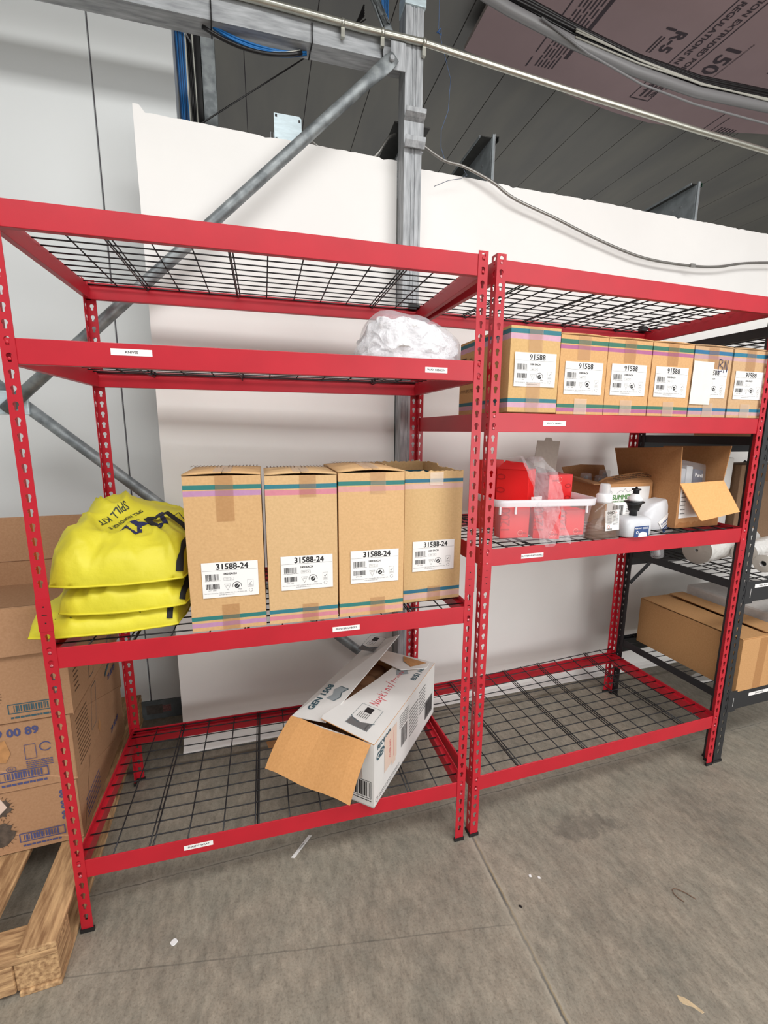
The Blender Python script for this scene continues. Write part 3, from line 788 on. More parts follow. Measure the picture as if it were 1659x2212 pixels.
# pink-grey foam insulation boards under the ceiling with upside down print
PFOAM = mat('dusty pink foam', srgb(160, 137, 140), .7, var=.03, scale=5)
PEDGE = mat('foam edge', srgb(176, 164, 160), .8)
PINK = mat('dark foam print', srgb(62, 50, 58), .7)
m = MB()
e = [(1.936, 1.873), (2.943, 2.05), (3.30, 2.095), (3.644, 2.118), (4.2, 2.07), (4.709, 1.968), (6.5, 1.6)]
n = len(e)
vs = [(x, y, 3.9-.0) for x, y in e]+[(x, y, 3.925) for x, y in e]+[(1.95, -1.2, 3.9), (6.5, -1.2, 3.9), (1.95, -1.2, 3.925), (6.5, -1.2, 3.925)]
m.add(vs, [(2*n, 2*n+1)+tuple(range(n-1, -1, -1))], PFOAM)
m.add(vs, [(2*n+2,)+tuple(range(n, 2*n))+(2*n+3,)], PFOAM)
m.add(vs, [(i, i+1, i+1+n, i+n) for i in range(n-1)]+[(2*n, 0, n, 2*n+2)], PEDGE)
fb = m.build('foam_board'); tag(fb, 'large dusty pink insulation board with black print under the ceiling', 'insulation board')
def fprint(items, M, name='print'):
    P = Print(); items(P); return P.put(name, M, fb)
# print lies on the underside and reads away from the viewer
P = Print()
P.text('150', 0, 0, .16, PINK, bold=.004, sx=1.0)
P.text('MIN COMPRESSIVE STRENGTH PSI', 0, .085-.0, .02, PINK)
P.put('print', frame((3.61, 1.495, 3.899), (0, 1, 0), (1, 0, 0)), fb)
P = Print(); P.text('R-5', 0, 0, .115, PINK, bold=.004); P.text('1', -.075, -.085, .1, PINK, bold=.003); P.lines(-.02, -.11, .10, -.06, 2, PINK, 4, fill=.5)
P.put('print', frame((3.175, 1.47, 3.899), (0, 1, 0), (1, 0, 0)), fb)
P = Print()
for xx, w in ((3.30, .009), (3.48, .009), (2.39, .009), (2.61, .028)):
    P.rect(-.45, xx-w/2, .26 if xx < 3.4 else .3, xx+w/2, PINK)
P.rect(.30, 2.385, .38, 2.395, PINK)
for y0 in (-.30, ):
    P.text('EMISSION REGULATIONS IN THE USA', y0+.16, 3.345, .058, PINK, bold=.0015)
    P.text('NEXT GENERATION EXTRUDED POLYSTYRENE', y0+.10, 3.43, .055, PINK, bold=.0015)
P.lines(-.45, 2.435, .36, 2.585, 6, PINK, 6, fill=.42)
P.frm(.22, 3.28, .43, 3.45, .008, PINK); P.lines(.24, 3.33, .40, 3.41, 2, PINK, 7, fill=.5)
P.rect(.36, 4.13, .62, 4.138, PINK); P.rect(.40, 4.21, .62, 4.218, PINK); P.lines(.50, 4.25, .66, 4.42, 6, PINK, 8, fill=.5)
P.rect(-.5, 4.02, -.0, 4.028, PINK)
P.put('print', frame((0, 1.5, 3.899), (0, 1, 0), (1, 0, 0)), fb)
# ------------------------------------------------------------------ cartons
def wpos(p, fr=None): return tuple(fr @ Vector(p)) if fr else tuple(p)
U2A = R(2.9)
def grid_face(m, o, ux, uz, nrm, w, zs, mats, nx, bul, jag=None):
    """upright face of stacked colour bands, slightly bowed out. zs = band heights"""
    o = Vector(o); ux = Vector(ux); uz = Vector(uz); nrm = Vector(nrm); H = zs[-1]
    rows = []
    zz = []; mm = []
    for k in range(len(zs)-1):
        n = max(1, int((zs[k+1]-zs[k])/.05))
        for i in range(n): zz.append(zs[k]+(zs[k+1]-zs[k])*i/n); mm.append(mats[k])
    zz.append(H)
    vs = []
    for z in zz:
        for i in range(nx+1):
            t = i/nx; b = bul*math.sin(math.pi*t)*math.sin(math.pi*min(1, max(0, z/H)))
            e = 0
            if jag and z == H: e = jag(o+ux*(w*t))
            vs.append(o+ux*(w*t)+uz*(z+e)+nrm*b)
    for r_ in range(len(zz)-1):
        m.add(vs, [(r_*(nx+1)+i, r_*(nx+1)+i+1, (r_+1)*(nx+1)+i+1, (r_+1)*(nx+1)+i) for i in range(nx)], mm[r_])
def carton_body(root, w, d, h, bands, card, inner=None, bul=.003, bottom=True, jag=None, name='body'):
    zs = [0]; ms = []
    for z0, z1, mt in bands:
        if z0 > zs[-1]+1e-6: zs.append(z0); ms.append(card)
        zs.append(z1); ms.append(mt)
    if zs[-1] < h: zs.append(h); ms.append(card)
    m = MB(); Z = (0, 0, 1)
    grid_face(m, (0, 0, 0), (1, 0, 0), Z, (0, -1, 0), w, zs, ms, 8, bul, jag)
    grid_face(m, (w, 0, 0), (0, 1, 0), Z, (1, 0, 0), d, zs, ms, 8, bul*.5, jag)
    grid_face(m, (w, d, 0), (-1, 0, 0), Z, (0, 1, 0), w, zs, ms, 8, bul*.5, jag)
    grid_face(m, (0, d, 0), (0, -1, 0), Z, (-1, 0, 0), d, zs, ms, 8, bul*.5, jag)
    if bottom: m.add([(0, 0, 0), (w, 0, 0), (w, d, 0), (0, d, 0)], [(3, 2, 1, 0)], card)
    o = m.build(name, root)
    s = o.modifiers.new('thick', 'SOLIDIFY'); s.thickness = .004; s.offset = -1
    return o
def product_label(num, root, M, seed, xcut=None):
    W, H = .150, .102
    P = Print(); r = .003
    P.box((0, 0, -.0002), (W, H, .0001), STICK)
    P.text('ITEM NUMBER', W*.52, H*.955, .0042, INKL)
    P.text(num, W*.54, H*.865, .0235, INK, sx=.96 if len(num) > 5 else 1.0, bold=.0007 if len(num) > 5 else .00045)
    P.rect(.002, H*.765, W-.002, H*.772, INKL)
    P.bars(W*.06, H*.50, W*.30, H*.67, INK, 11, 26); P.lines(W*.05, H*.465, W*.33, H*.495, 1, INKL, 2)
    P.bars(W*.06, H*.245, W*.30, H*.39, INK, 12, 22); P.text('QTY 1000', W*.17, H*.205, .0048, INKL)
    P.text('1000 EACH', W*.49, H*.66, .0078, INK, bold=.0003)
    P.frm(W*.38, H*.475, W*.56, H*.56, .0005, INKL); P.rect(W*.49, H*.475, W*.4935, H*.56, INKL); P.text('MED', W*.435, H*.517, .0045, INKL); P.text('6', W*.525, H*.517, .0045, INK)
    P.pl([(W*.385, H*.37), (W*.50, H*.37), (W*.443, H*.19)], .0007, INKL, closed=True); P.text('CFC', W*.443, H*.325, .0045, INKL)
    P.ring(W*.61, H*.30, .0125, .0014, INK, -15, 195); P.disc(W*.61, H*.30, .0068, INK); P.pl([(W*.585, H*.30), (W*.605, H*.275), (W*.645, H*.345)], .0014, STICK, z=.0005); P.text('MIX', W*.665, H*.20, .0055, INK)
    P.frm(W*.80, H*.24, W*.905, H*.46, .0005, INKL); P.pl([(W*.83, H*.36), (W*.845, H*.335), (W*.875, H*.40)], .0012, INK); P.lines(W*.815, H*.255, W*.89, H*.31, 2, INKL, 3)
    P.ring(W*.855, H*.15, .0052, .0009, INKL, 10, 110); P.ring(W*.855, H*.15, .0052, .0009, INKL, 130, 230); P.ring(W*.855, H*.15, .0052, .0009, INKL, 250, 350)
    P.text('Time International Inc., 1001 S. Jonathan Blvd, Brea CA 92821 USA', W*.40, H*.125, .0042, INKL)
    P.text('www.epic-products.com', W*.42, H*.075, .0042, INKL)
    return P.put('label', M, root, label='white label reading '+num)
def tape_strip(root, pts, w, mt=None, name='tape'):
    """ribbon of tape following (y,z) points, centred on x=0 of its own frame"""
    m = MB(); vs = []
    for x, y, z in pts: vs += [(x-w/2, y, z), (x+w/2, y, z)]
    m.add(vs, [(2*i, 2*i+1, 2*i+3, 2*i+2) for i in range(len(pts)-1)], mt or TAPE)
    return m.build(name, root, recalc=False)
TEAL = [flat(40, 116, 112), flat(42, 116, 128), flat(44, 118, 112), flat(38, 104, 128)]
PURP = [flat(182, 134, 170), flat(204, 128, 142), flat(210, 152, 144), flat(206, 168, 158)]
GRN = flat(52, 112, 92); MAG = flat(172, 98, 140)
def top_flaps(root, w, d, h, card, rise=.008, text=True, sag=0):
    for s in (0, 1):
        x0, x1 = (0, w/2-.001) if s == 0 else (w/2+.001, w)
        m = MB(); n = 6; vs = []
        for j in range(n+1):
            t = j/n
            for i in range(5):
                u = i/4; x = x0+(x1-x0)*u
                xx = x/w
                z = h+.001+rise*math.sin(math.pi*xx)*(.35+.65*math.sin(math.pi*min(1, t+.08)))
                vs.append((x, -.001+d*t, z))
        m.add(vs, [(j*5+i, j*5+i+1, (j+1)*5+i+1, (j+1)*5+i) for j in range(n) for i in range(4)], card, True)
        o = m.build('flap', root); sd = o.modifiers.new('t', 'SOLIDIFY'); sd.thickness = .0035; sd.offset = 1
        if text:
            P = Print()
            for k in range(7):
                P.lines(-.028, -.0, .028, .010, 1, DARKIN, 20+k+s, fill=.32, z=.001) if False else None
            P.lines(-.032, -.045, .032, .045, 9, DARKIN, 30+s, fill=.35)
            P.put('print', frame(((x0+x1)/2, d*.5, h+rise*.9+.0075), (0, 1, 0), (-1, 0, 0)), root) if rise < .02 else None
ft = lambda z: z
tall = [  # x, y, rz, depth, height, card colour, teal, purple, label x, label z, label text, tape
 (.362, .008, 0, .262, .440, (200, 160, 112), 0, 0, .034, .098, 'tall brown carton beside the yellow bags, leftmost of the 31588-24 cartons', .070, .125),
 (.5735, .008, .3, .235, .437, (204, 168, 122), 1, 1, .036, .102, 'tall brown carton with the pinkest stripe, second from the left of the 31588-24 cartons', .083, .062),
 (.7800, .010, .3, .315, .441, (206, 166, 118), 2, 2, .034, .105, 'tall brown carton between the pink striped carton and the open ragged carton', .083, .062)]
GRP = 'tall striped cartons on the left red shelving'
for i, (x, y, rz, d, h, c, ti, pi_, lx, lz, lab, tx, tl) in enumerate(tall):
    root = empty('cardboard_carton', (x, y, .9025), R(rz), lab, 'carton', GRP)
    card = cardboard(*c); w = .2015 if i != 1 else .2015
    carton_body(root, w, d, h, [(.011, .024, PURP[pi_]), (.031, .043, TEAL[ti]), (h-.055, h-.040, PURP[pi_]), (h-.037, h-.0245, TEAL[ti])], card)
    top_flaps(root, w, d, h, card, [.010, .010, .014][i])
    # tape over the top edge and at the bottom
    tw = .047
    for zz0, zz1 in ((h-tl, h+.0015), (0.0, .075 if i == 0 else .055)):
        m = MB(); x0 = tx+.012
        m.add([(x0, -.0042, zz0), (x0+tw, -.0042, zz0), (x0+tw, -.0042, (zz0+zz1)/2), (x0+tw, -.0022, zz1), (x0, -.0022, zz1), (x0, -.0042, (zz0+zz1)/2)], [(0, 1, 2, 3, 4, 5)], TAPE)
        m.build('tape', root, recalc=False)
    m = MB(); rise = [.010, .010, .014][i]; x0 = w/2-tw/2
    m.add([(x0+tw*a, -.001+d*t, h+.0055+rise*(.35+.65*math.sin(math.pi*min(1, t+.08)))) for t in (0, .15, .3, .5, .7, .85, 1) for a in (0, 1)], [(2*k, 2*k+1, 2*k+3, 2*k+2) for k in range(6)], TAPEC)
    m.build('tape', root, recalc=False)
    product_label('31588-24', root, frame((lx, -.0036, lz), (1, 0, 0), (0, 0, 1)), i)
# fourth: torn open top
root = empty('cardboard_carton', (1.003, .074, .9015), R(3.2), 'open brown carton with a ragged torn top, rightmost of the 31588-24 cartons', 'carton', GRP)
card = cardboard(200, 166, 118); w, d, h = .205, .330, .437
def jag4(p):
    return .006*noise.noise(Vector((p.x*60, p.y*60, 3)))+.003*noise.noise(Vector((p.x*220, p.y*220, 5)))+(.010 if p.y > .2 else 0)
def fine_open(root, w, d, h, bands, card, jag):
    zs = [0]; ms = []
    for z0, z1, mt in bands:
        zs.append(z0); ms.append(card); zs.append(z1); ms.append(mt)
    zs.append(h); ms.append(card)
    m = MB(); Z = (0, 0, 1)
    for o_, u_, n_, L_ in (((0, 0, 0), (1, 0, 0), (0, -1, 0), w), ((w, 0, 0), (0, 1, 0), (1, 0, 0), d), ((w, d, 0), (-1, 0, 0), (0, 1, 0), w), ((0, d, 0), (0, -1, 0), (-1, 0, 0), d)):
        grid_face(m, o_, u_, Z, n_, L_, zs, ms, 36, .002, jag)
    m.add([(0, 0, 0), (w, 0, 0), (w, d, 0), (0, d, 0)], [(3, 2, 1, 0)], card)
    o = m.build('body', root); s = o.modifiers.new('thick', 'SOLIDIFY'); s.thickness = .004; s.offset = -1
fine_open(root, w, d, h, [(.011, .028, PURP[3]), (.031, .043, TEAL[3]), (h-.056, h-.040, PURP[3]), (h-.036, h-.0245, TEAL[3])], card, jag4)
for k, (px, py, a) in enumerate([(-.004, .30, 60), (-.006, .22, 80), (-.004, .12, 100)]):
    m = MB(); rn = random.Random(k+40); base = Vector((px, py, h)); q = []
    for j in range(7):
        q.append((px-.012-.014*rn.random(), py-.04+.0133*j, h+.003+.008*rn.random()))
    vs = q+[(px+.006, py-.04+.0133*j, h+.004) for j in range(7)]
    m.add(vs, [(j, j+1, j+8, j+7) for j in range(6)], card); o = m.build('torn_edge', root); sd = o.modifiers.new('t', 'SOLIDIFY'); sd.thickness = .003
for zz0, zz1 in ((0, .05), (h-.045, h-.004)):
    m = MB(); m.add([(.085, -.0036, zz0), (.132, -.0036, zz0), (.132, -.003, zz1), (.085, -.003, zz1)], [(0, 1, 2, 3)], TAPE if zz0 == 0 else TAPEC); m.build('tape', root, recalc=False)
product_label('31588-24', root, frame((.029, -.0032, .106), (1, 0, 0), (0, 0, 1)), 3)

# short 91588 cartons on the middle unit
GRS = 'short striped cartons on the middle red shelving'
SX = [.070, .252, .441, .632, .824, 1.0195]
labs = ['short brown carton with sunken top flaps, leftmost of the 91588 cartons',
        'short brown carton, second from the left of the 91588 cartons',
        'short brown green-striped carton, third from the left of the 91588 cartons',
        'short brown carton just left of the one marked BN',
        'short brown carton marked BN in ink with a blank paper over its label',
        'short brown carton at the far right end of the 91588 cartons']
cols = [(204, 166, 112), (206, 160, 108), (206, 160, 110), (206, 160, 110), (194, 158, 120), (196, 160, 120)]
tl_ = [TEAL[1], GRN, GRN, GRN, flat(38, 108, 148), flat(36, 116, 144)]; pl_ = [flat(204, 160, 180), MAG, MAG, MAG, flat(184, 146, 154), flat(196, 160, 162)]
for i in range(6):
    w = .180 if i == 0 else (.1865 if i < 5 else .182); d = .340; h = .258 if i == 0 else .2465
    root = empty('cardboard_carton', wpos((SX[i], .012 if i else .016, 1.5225+(.004 if i == 0 else 0)), U2), U2A+(R(-1.0) if i == 0 else 0), labs[i], 'carton', GRS)
    card = cardboard(*cols[i])
    if i == 0: bands = [(.0145, .029, pl_[i]), (.030, .042, tl_[i]), (h-.0385, h-.022, pl_[i]), (h-.0215, h-.008, tl_[i])]
    else: bands = [(.0085, .0205, pl_[i]), (.0215, .033, tl_[i]), (h-.042, h-.030, pl_[i]), (h-.026, h-.0125, tl_[i])]
    carton_body(root, w, d, h, bands, card, bul=.0035 if i == 0 else .002)
    if i == 0:
        for s in (0, 1):
            m = MB(); x0, x1 = (.004, w/2-.001) if s == 0 else (w/2+.001, w-.004)
            m.add([(x, .006+.33*t, h-.010+.008*math.sin(math.pi*x/w)) for t in (0, 1) for x in (x0, (x0+x1)/2, x1)], [(0, 1, 4, 3), (1, 2, 5, 4)], card); o = m.build('flap', root); sd = o.modifiers.new('t', 'SOLIDIFY'); sd.thickness = .003; sd.offset = 1
    else: top_flaps(root, w, d, h, card, .006, text=False)
    tw = .05
    for zz0, zz1 in ((h-.075, h), (.0, .09 if i == 0 else .05)):
        m = MB(); x0 = w/2-tw/2-.003; yb = -.0055 if i == 0 else -.0036
        m.add([(x0, yb+.0012, zz0), (x0+tw, yb+.0012, zz0), (x0+tw, yb, (zz0+zz1)/2), (x0+tw, yb+.001, zz1), (x0, yb+.001, zz1), (x0, yb, (zz0+zz1)/2)], [(0, 1, 2, 3, 4, 5)], TAPE if (i == 0 or zz0 > .1) else TAPEC)
        m.build('tape', root, recalc=False)
    lw = [.0155, .020, .018, .018, .018, .017][i]; lz = [.078, .064, .066, .066, .069, .068][i]
    product_label('91588', root, frame((lw, -.0042 if i == 0 else -.0026, lz), (1, 0, 0), (0, 0, 1)), i)
    if i == 4:
        P = Print(); P.box((0, 0, 0), (.098, .150, .0006), mat('cream blank paper', srgb(236, 232, 218), .6, var=.02, scale=30)); P.put('blank_paper', frame((-.004, -.0036, .045), (1, 0, -.01), (0, 0, 1)), root)
        P = Print()
        P.pl([(0, 0), (.004, .046)], .0026, NAVY); P.pl([(.004, .046), (.017, .044), (.020, .036), (.007, .026), (.022, .018), (.020, .006), (.001, .003)], .0026, NAVY)
        P.pl([(.028, .001), (.033, .044), (.044, .003), (.047, .045)], .0028, NAVY)
        P.put('handwriting', frame((.118, -.0034, .160), (1, 0, 0), (0, 0, 1)), root, label='dark handwritten letters BN')
    if i == 0:
        P = Print()
        P.text('WWW.EPIC-PRODUCTS.COM', .0, 0, .017, DARKIN, align='LEFT', sx=.8)
        P.rect(-.006, .075, .040, .120, DARKIN); P.ring(.017, .10, .012, .003, card, 180, 360, z=.0006)
        P.ring(.075, .10, .014, .003, DARKIN, 0, 360); P.pl([(.098, .085), (.112, .118), (.126, .085)], .003, DARKIN)
        P.put('print', frame((-.0032, .325, .082), (0, -1, 0), (0, 0, 1)), root)

# white napkin carton lying open on the bottom shelf
gx = Vector((1.250, .392, 0))-Vector((.877, -.038, 0)); gl = gx.length; ga = math.atan2(gx.y, gx.x)
gw = .325; gh = .232
WC = mat('white coated cardboard', srgb(222, 220, 217), .55, var=.03, scale=9, bump=.15, bscale=20, dist=.002)
root = empty('napkin_carton', (.877, -.038, .2475), ga, 'white napkin carton lying open on the bottom shelf, brown flap hanging out', 'carton')
BRN = cardboard(202, 148, 92)
# local: x along the long side (towards back right), y to the left; open top
def wallbox(m, a, b, t0, t1): pass
m = MB(); t = .004
m.box((0, 0, 0), (gl, t, gh), WC); m.box((0, gw-t, 0), (gl, gw, gh), WC); m.box((0, t, 0), (t, gw-t, gh), WC); m.box((gl-t, t, 0), (gl, gw-t, gh), WC); m.box((0, 0, 0), (gl, gw, t), WC)
m.box((t, t, t), (gl-t, t+.001, gh-.002), BRN); m.box((t, gw-t-.001, t), (gl-t, gw-t, gh-.002), BRN); m.box((gl-t-.001, t, t), (gl-t, gw-t, gh-.002), BRN)
m.build('body', root)
# near long flap, almost closed, lifting at its free corner
def f1z(x, y): return gh+.0005+.15*y*max(0, 1-x/.50)
def f1y(x):
    pts = [(0, .200), (.02, .205), (.33, .158), (gl-.02, .135), (gl, .10)]
    for (xa, ya), (xb, yb) in zip(pts, pts[1:]):
        if x <= xb+1e-6: return ya+(yb-ya)*(x-xa)/(xb-xa)
    return .1
m = MB(); xs = [0, .02]+[.02+(gl-.04)*i/16 for i in range(1, 17)]+[gl]
vs = [(x, f1y(x)*j/5, f1z(x, f1y(x)*j/5)) for x in xs for j in range(6)]
ff = [(i*6+j, (i+1)*6+j, (i+1)*6+j+1, i*6+j+1) for i in range(len(xs)-1) for j in range(5)]
nv = len(vs); vs2 = vs+[(x, y, z+.003) for x, y, z in vs]
m.add(vs2, ff, BRN); m.add(vs2, [tuple(i+nv for i in f) for f in ff], WC)
ed = [i*6 for i in range(len(xs))]+[(len(xs)-1)*6+j for j in range(1, 6)]+[i*6+5 for i in range(len(xs)-2, -1, -1)]+[j for j in range(4, 0, -1)]
m.add(vs2, [(ed[i], ed[(i+1) % len(ed)], ed[(i+1) % len(ed)]+nv, ed[i]+nv) for i in range(len(ed))], BRN)
f1 = m.build('flap', root, label='white flap with red handwriting', recalc=False)
m = MB()   # far long flap, standing half open and leaning in
q2 = [(.0, gw, gh), (.012, gw-.135, gh+.012), (gl+.02, gw-.150, gh+.085), (gl-.01, gw, gh+.012)]
m.slab(q2, .003, WC, BRN)
f2 = m.build('flap', root, label='far white flap with slate lettering')
m = MB()   # front end flap: folded outward and down, brown inside
A0 = Vector((-.001, .012, gh)); B0 = Vector((-.001, gw, gh+.004))
C0 = Vector((-.130, gw+.012, gh-.112)); D0 = Vector((-.128, .016, gh-.118))
nn = 7; vs = []
for i in range(nn+1):
    for j in range(nn+1):
        a = i/nn; b = j/nn
        p = (A0*(1-a)+B0*a)*(1-b)+(D0*(1-a)+C0*a)*b
        p = p+Vector((-.008*math.sin(math.pi*b), 0, .010*math.sin(math.pi*b)))+Vector((0, 0, .004*math.sin(9*a)))
        vs.append(p)
m.add(vs, [(i*(nn+1)+j, i*(nn+1)+j+1, (i+1)*(nn+1)+j+1, (i+1)*(nn+1)+j) for i in range(nn) for j in range(nn)], BRN, False)
o = m.build('flap', root, label='brown inside of the front flap hanging down'); sd = o.modifiers.new('t', 'SOLIDIFY'); sd.thickness = .0035
m = MB()   # rear end flap, torn
q = [(gl, .02, gh+.001), (gl, gw-.01, gh+.004), (gl-.09, gw-.03, gh+.022), (gl-.135, .10, gh+.012), (gl-.06, .015, gh+.004)]
m.slab(q, .003, WC, BRN); m.slab([(gl-.02, .03, gh+.0055), (gl-.015, .14, gh+.0075), (gl-.06, .12, gh+.013), (gl-.09, .075, gh+.012)], .0008, TORN)
m.build('flap', root)
# napkin packs inside
PK = mat('brown paper pack', srgb(168, 128, 96), .8, var=.05, scale=40)
for i in range(6):
    for j in range(3):
        m = MB(); m.lathe([(.042, 0), (.044, .01), (.044, .155), (.040, .165), (.01, .166)], PK, 20)
        o = m.build('napkin_pack'); o.location = Matrix.Translation(root.location) @ Matrix.Rotation(ga, 4, 'Z') @ Vector((.058+.0905*i, .066+.0955*j, .006))
        tag(o, 'brown paper wrapped napkin pack standing inside the open white carton', 'napkin pack', 'napkin packs in the white carton')
# print on the flap and the long side
P = Print()
def pict(P, x, y, s, fl=1):
    P.frm(x, y, x+.125*s, y+.083*s, .0012, TEALINK); P.area([(x+.002, y+.002), (x+.045*s, y+.002), (x+.03*s, y+.04*s), (x+.04*s, y+.081*s), (x+.002, y+.081*s)], INKL, z=.00025)
    P.ring(x+.085*s, y+.04*s, .06*s, .002, TEALINK, 130, 230); P.lines(x+.05*s, y+.028*s, x+.082*s, y+.07*s, 6, INK, 5, fill=.3)
    P.rect(x+.085*s, y+.03*s, x+.115*s, y+.058*s, INK); P.text('NAPKINS', x+.02*s, y+.012, .008, INK)
pict(P, .035, .045, 1.0)
red = REDINK
# hand lettering
def hand(P, txt, x, y, s, mt, w=.003, slope=.0):
    G = {'N': [[(0,0),(.05,1),(.5,0),(.6,1)]], 'a': [[(.5,.5),(.2,.6),(.05,.25),(.25,0),(.5,.25),(.5,.55),(.55,0)]], 'p': [[(.1,-.5),(.1,.55)],[(.1,.4),(.4,.6),(.5,.3),(.1,.1)]],
         'k': [[(.1,0),(.12,1)],[(.5,.6),(.12,.3),(.5,0)]], 'i': [[(.2,0),(.2,.5)],[(.2,.72),(.2,.78)]], 'n': [[(.1,0),(.1,.55)],[(.1,.4),(.35,.55),(.5,.35),(.5,0)]], 's': [[(.5,.55),(.15,.5),(.2,.3),(.45,.2),(.35,0),(.05,.05)]],
         '/': [[(.0,-.2),(.5,1.1)]], 'P': [[(.1,-.2),(.12,.8)],[(.12,.75),(.5,.7),(.45,.35),(.12,.3)]], 'e': [[(.05,.3),(.5,.35),(.35,.55),(.08,.35),(.2,.02),(.5,.1)]], 'r': [[(.1,0),(.1,.5)],[(.1,.35),(.45,.5)]], 'u': [[(.05,.5),(.1,.05),(.4,.05),(.5,.5),(.5,0)]], 'm': [[(.05,0),(.05,.5),(.25,.3),(.3,0)],[(.3,.3),(.5,.5),(.55,0)]]}
    for ch in txt:
        for st in G.get(ch, []): P.pl([(x+a*s*.8, y+b*s) for a, b in st], w, mt, z=.0006)
        x += s*.62; y += slope
hand(P, 'Napkins/', .175, .075, .034, red, .0026, .001)
hand(P, 'Peruneu', .345, .088, .022, red, .0018, .0)
P.text('GEN 1508', .465, .034, .031, TEALINK, rot=180, bold=.0012)
P.area([(.40, .105), (.435, .065), (.455, .08), (.50, .062), (.51, .10), (.47, .115), (.43, .12)], GREYINK); P.rect(.478, .085, .505, .108, YSTK, z=.0008); P.text('P', .49, .097, .014, INK, rot=180, z=.001)
P.v = [(a, b_, f1z(a, b_)+.0032+c) for a, b_, c in P.v]
P.build('print', f1, recalc=False)
P = Print()
P.text('GEN 1508', .105, .092, .034, TEALINK, bold=.0014)
P.area([(.10, .035), (.125, .022), (.15, .032), (.175, .018), (.18, .055), (.155, .070), (.13, .058), (.105, .070)], GREYINK); P.pl([(.10, .035), (.125, .022), (.15, .032), (.175, .018), (.18, .055)], .004, TEALINK)
pict(P, gl-.15, .045, .95)
v0 = Vector(q2[0]); v1 = Vector(q2[1]); v3 = Vector(q2[3])
xx = (v3-v0).normalized(); yy = (v0-v1).normalized()
M2 = frame(v1+Vector((0, 0, .0)), (Vector(q2[2])-v1), (v0-v1)); 
nz = Vector((M2[0][2], M2[1][2], M2[2][2]))
M2 = Matrix.Translation(nz*.004) @ M2
P.put('print', M2, f2)
P = Print()
P.text('REORDER', .075, .205, .024, TEALINK, bold=.001); P.text('GEN', .052, .172, .036, TEALINK, bold=.0018)
P.rect(.075, .075, .175, .205, PINKT, z=.0005); P.rect(.135, .06, .165, .20, PINKT, z=.0007)
P.text('OVER NO', .12, .14, .016, REDINK, rot=90, z=.0009); P.rect(.148, .09, .150, .19, REDINK, z=.0009)
P.bars(.215, .075, .27, .15, INKL, 4, 14, z=.0004); P.lines(.20, .155, .28, .21, 6, INKL, 4); P.lines(.29, .06, .38, .18, 9, INKL, 9, fill=.3)
P.lines(.39, .09, .46, .2, 8, INKL, 10, fill=.3); P.rect(.46, .03, .545, .11, INKL, z=.0003); P.bars(.47, .04, .54, .10, INK, 6, 16, z=.0005)
P.ring(.02, .02, .009, .0015, INKL); P.lines(.035, .012, .20, .028, 2, INKL, 8, fill=.3)
P.put('print', frame((0, -.0004, 0), (1, 0, 0), (0, 0, 1)), root)
P = Print(); P.frm(.008, .03, .075, .095, .0018, INK); P.bars(.014, .036, .07, .09, INK, 5, 14); P.lines(.008, .018, .075, .027, 1, INK, 2)
P.put('print', frame((-.0004, .085, .0), (0, -1, 0), (0, 0, 1)), root)
m = MB(); m.poly([(-.014, .075, .19), (-.03, .03, .185), (-.04, .02, .14), (-.03, .05, .11), (-.02, .09, .10)], WPL); o = m.build('torn_label', root)

# ------------------------------------------------------------------ cartons on the pallet at the left
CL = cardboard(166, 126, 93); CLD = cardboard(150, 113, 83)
def pallet_carton(z0, z1, label, top=False, seed=1, x1=-.045, rz=3, y0=.197):
    root = empty('cardboard_carton', (x1, y0, z0+.001), R(rz), label, 'carton', 'worn cartons stacked on the pallet')
    w = .60; d = .56; h = z1-z0-.002
    m = MB(); t = .005
    def jag(p): return 0
    m.box((-w, 0, 0), (0, t, h), CL); m.box((-w, d-t, 0), (0, d, h), CL); m.box((-t, t, 0), (0, d-t, h), CL); m.box((-w, t, 0), (-w+t, d-t, h), CL); m.box((-w, 0, 0), (0, d, t), CL)
    if not top: m.box((-w, 0, h-t), (0, d, h), CL)
    m.build('body', root, bevel=.003)
    return root, w, d, h
HOLE = mat('torn hole', srgb(84, 72, 62), .9, var=.3, scale=60)
def gear_hole(P, x, y, r, seed):
    rn = random.Random(seed); P.area([(x+r*(.75+.35*rn.random())*math.cos(.2618*i), y+r*(.75+.35*rn.random())*math.sin(.2618*i)) for i in range(24)], HOLE, z=.0004)
    for i in range(22):
        a = 2*math.pi*i/22; P.pl([(x+r*math.cos(a), y+r*math.sin(a)), (x+r*1.18*math.cos(a), y+r*1.18*math.sin(a))], .0016, DARKIN, z=.0004)
ca, w, d, h = pallet_carton(.146, .362, 'worn brown carton at the bottom of the stack on the pallet')
P = Print()
P.text('29 00 89', -.040, .135, .030, LAV, rot=90, bold=.001); P.frm(-.172, .03, -.048, .062, .003, LAV); P.bars(-.16, .036, -.065, .056, LAV, 3, 26); P.lines(-.165, .012, -.06, .022, 1, LAV, 3, fill=.6)
gear_hole(P, -.215, .165, .036, 1); gear_hole(P, -.225, .075, .045, 2); P.area([(-.25, .135), (-.215, .14), (-.19, .165), (-.205, .20), (-.24, .2), (-.26, .17)], PINKT, z=.001)
P.put('print', frame((0, -.0006, 0), (1, 0, 0), (0, 0, 1)), ca)
P = Print(); P.text('29 00 89', .43, .12, .03, LAV, bold=.001); P.pl([(.02, .02), (.13, .20)], .002, DARKIN); P.lines(.05, .02, .2, .10, 5, LAV, 6, fill=.3)
P.put('print', frame((.0008, 0, 0), (0, 1, 0), (0, 0, 1)), ca)
cb, w, d, h = pallet_carton(.362, .590, 'worn brown carton in the middle of the pallet stack, printed 29 00 89', x1=-.040)
P = Print()
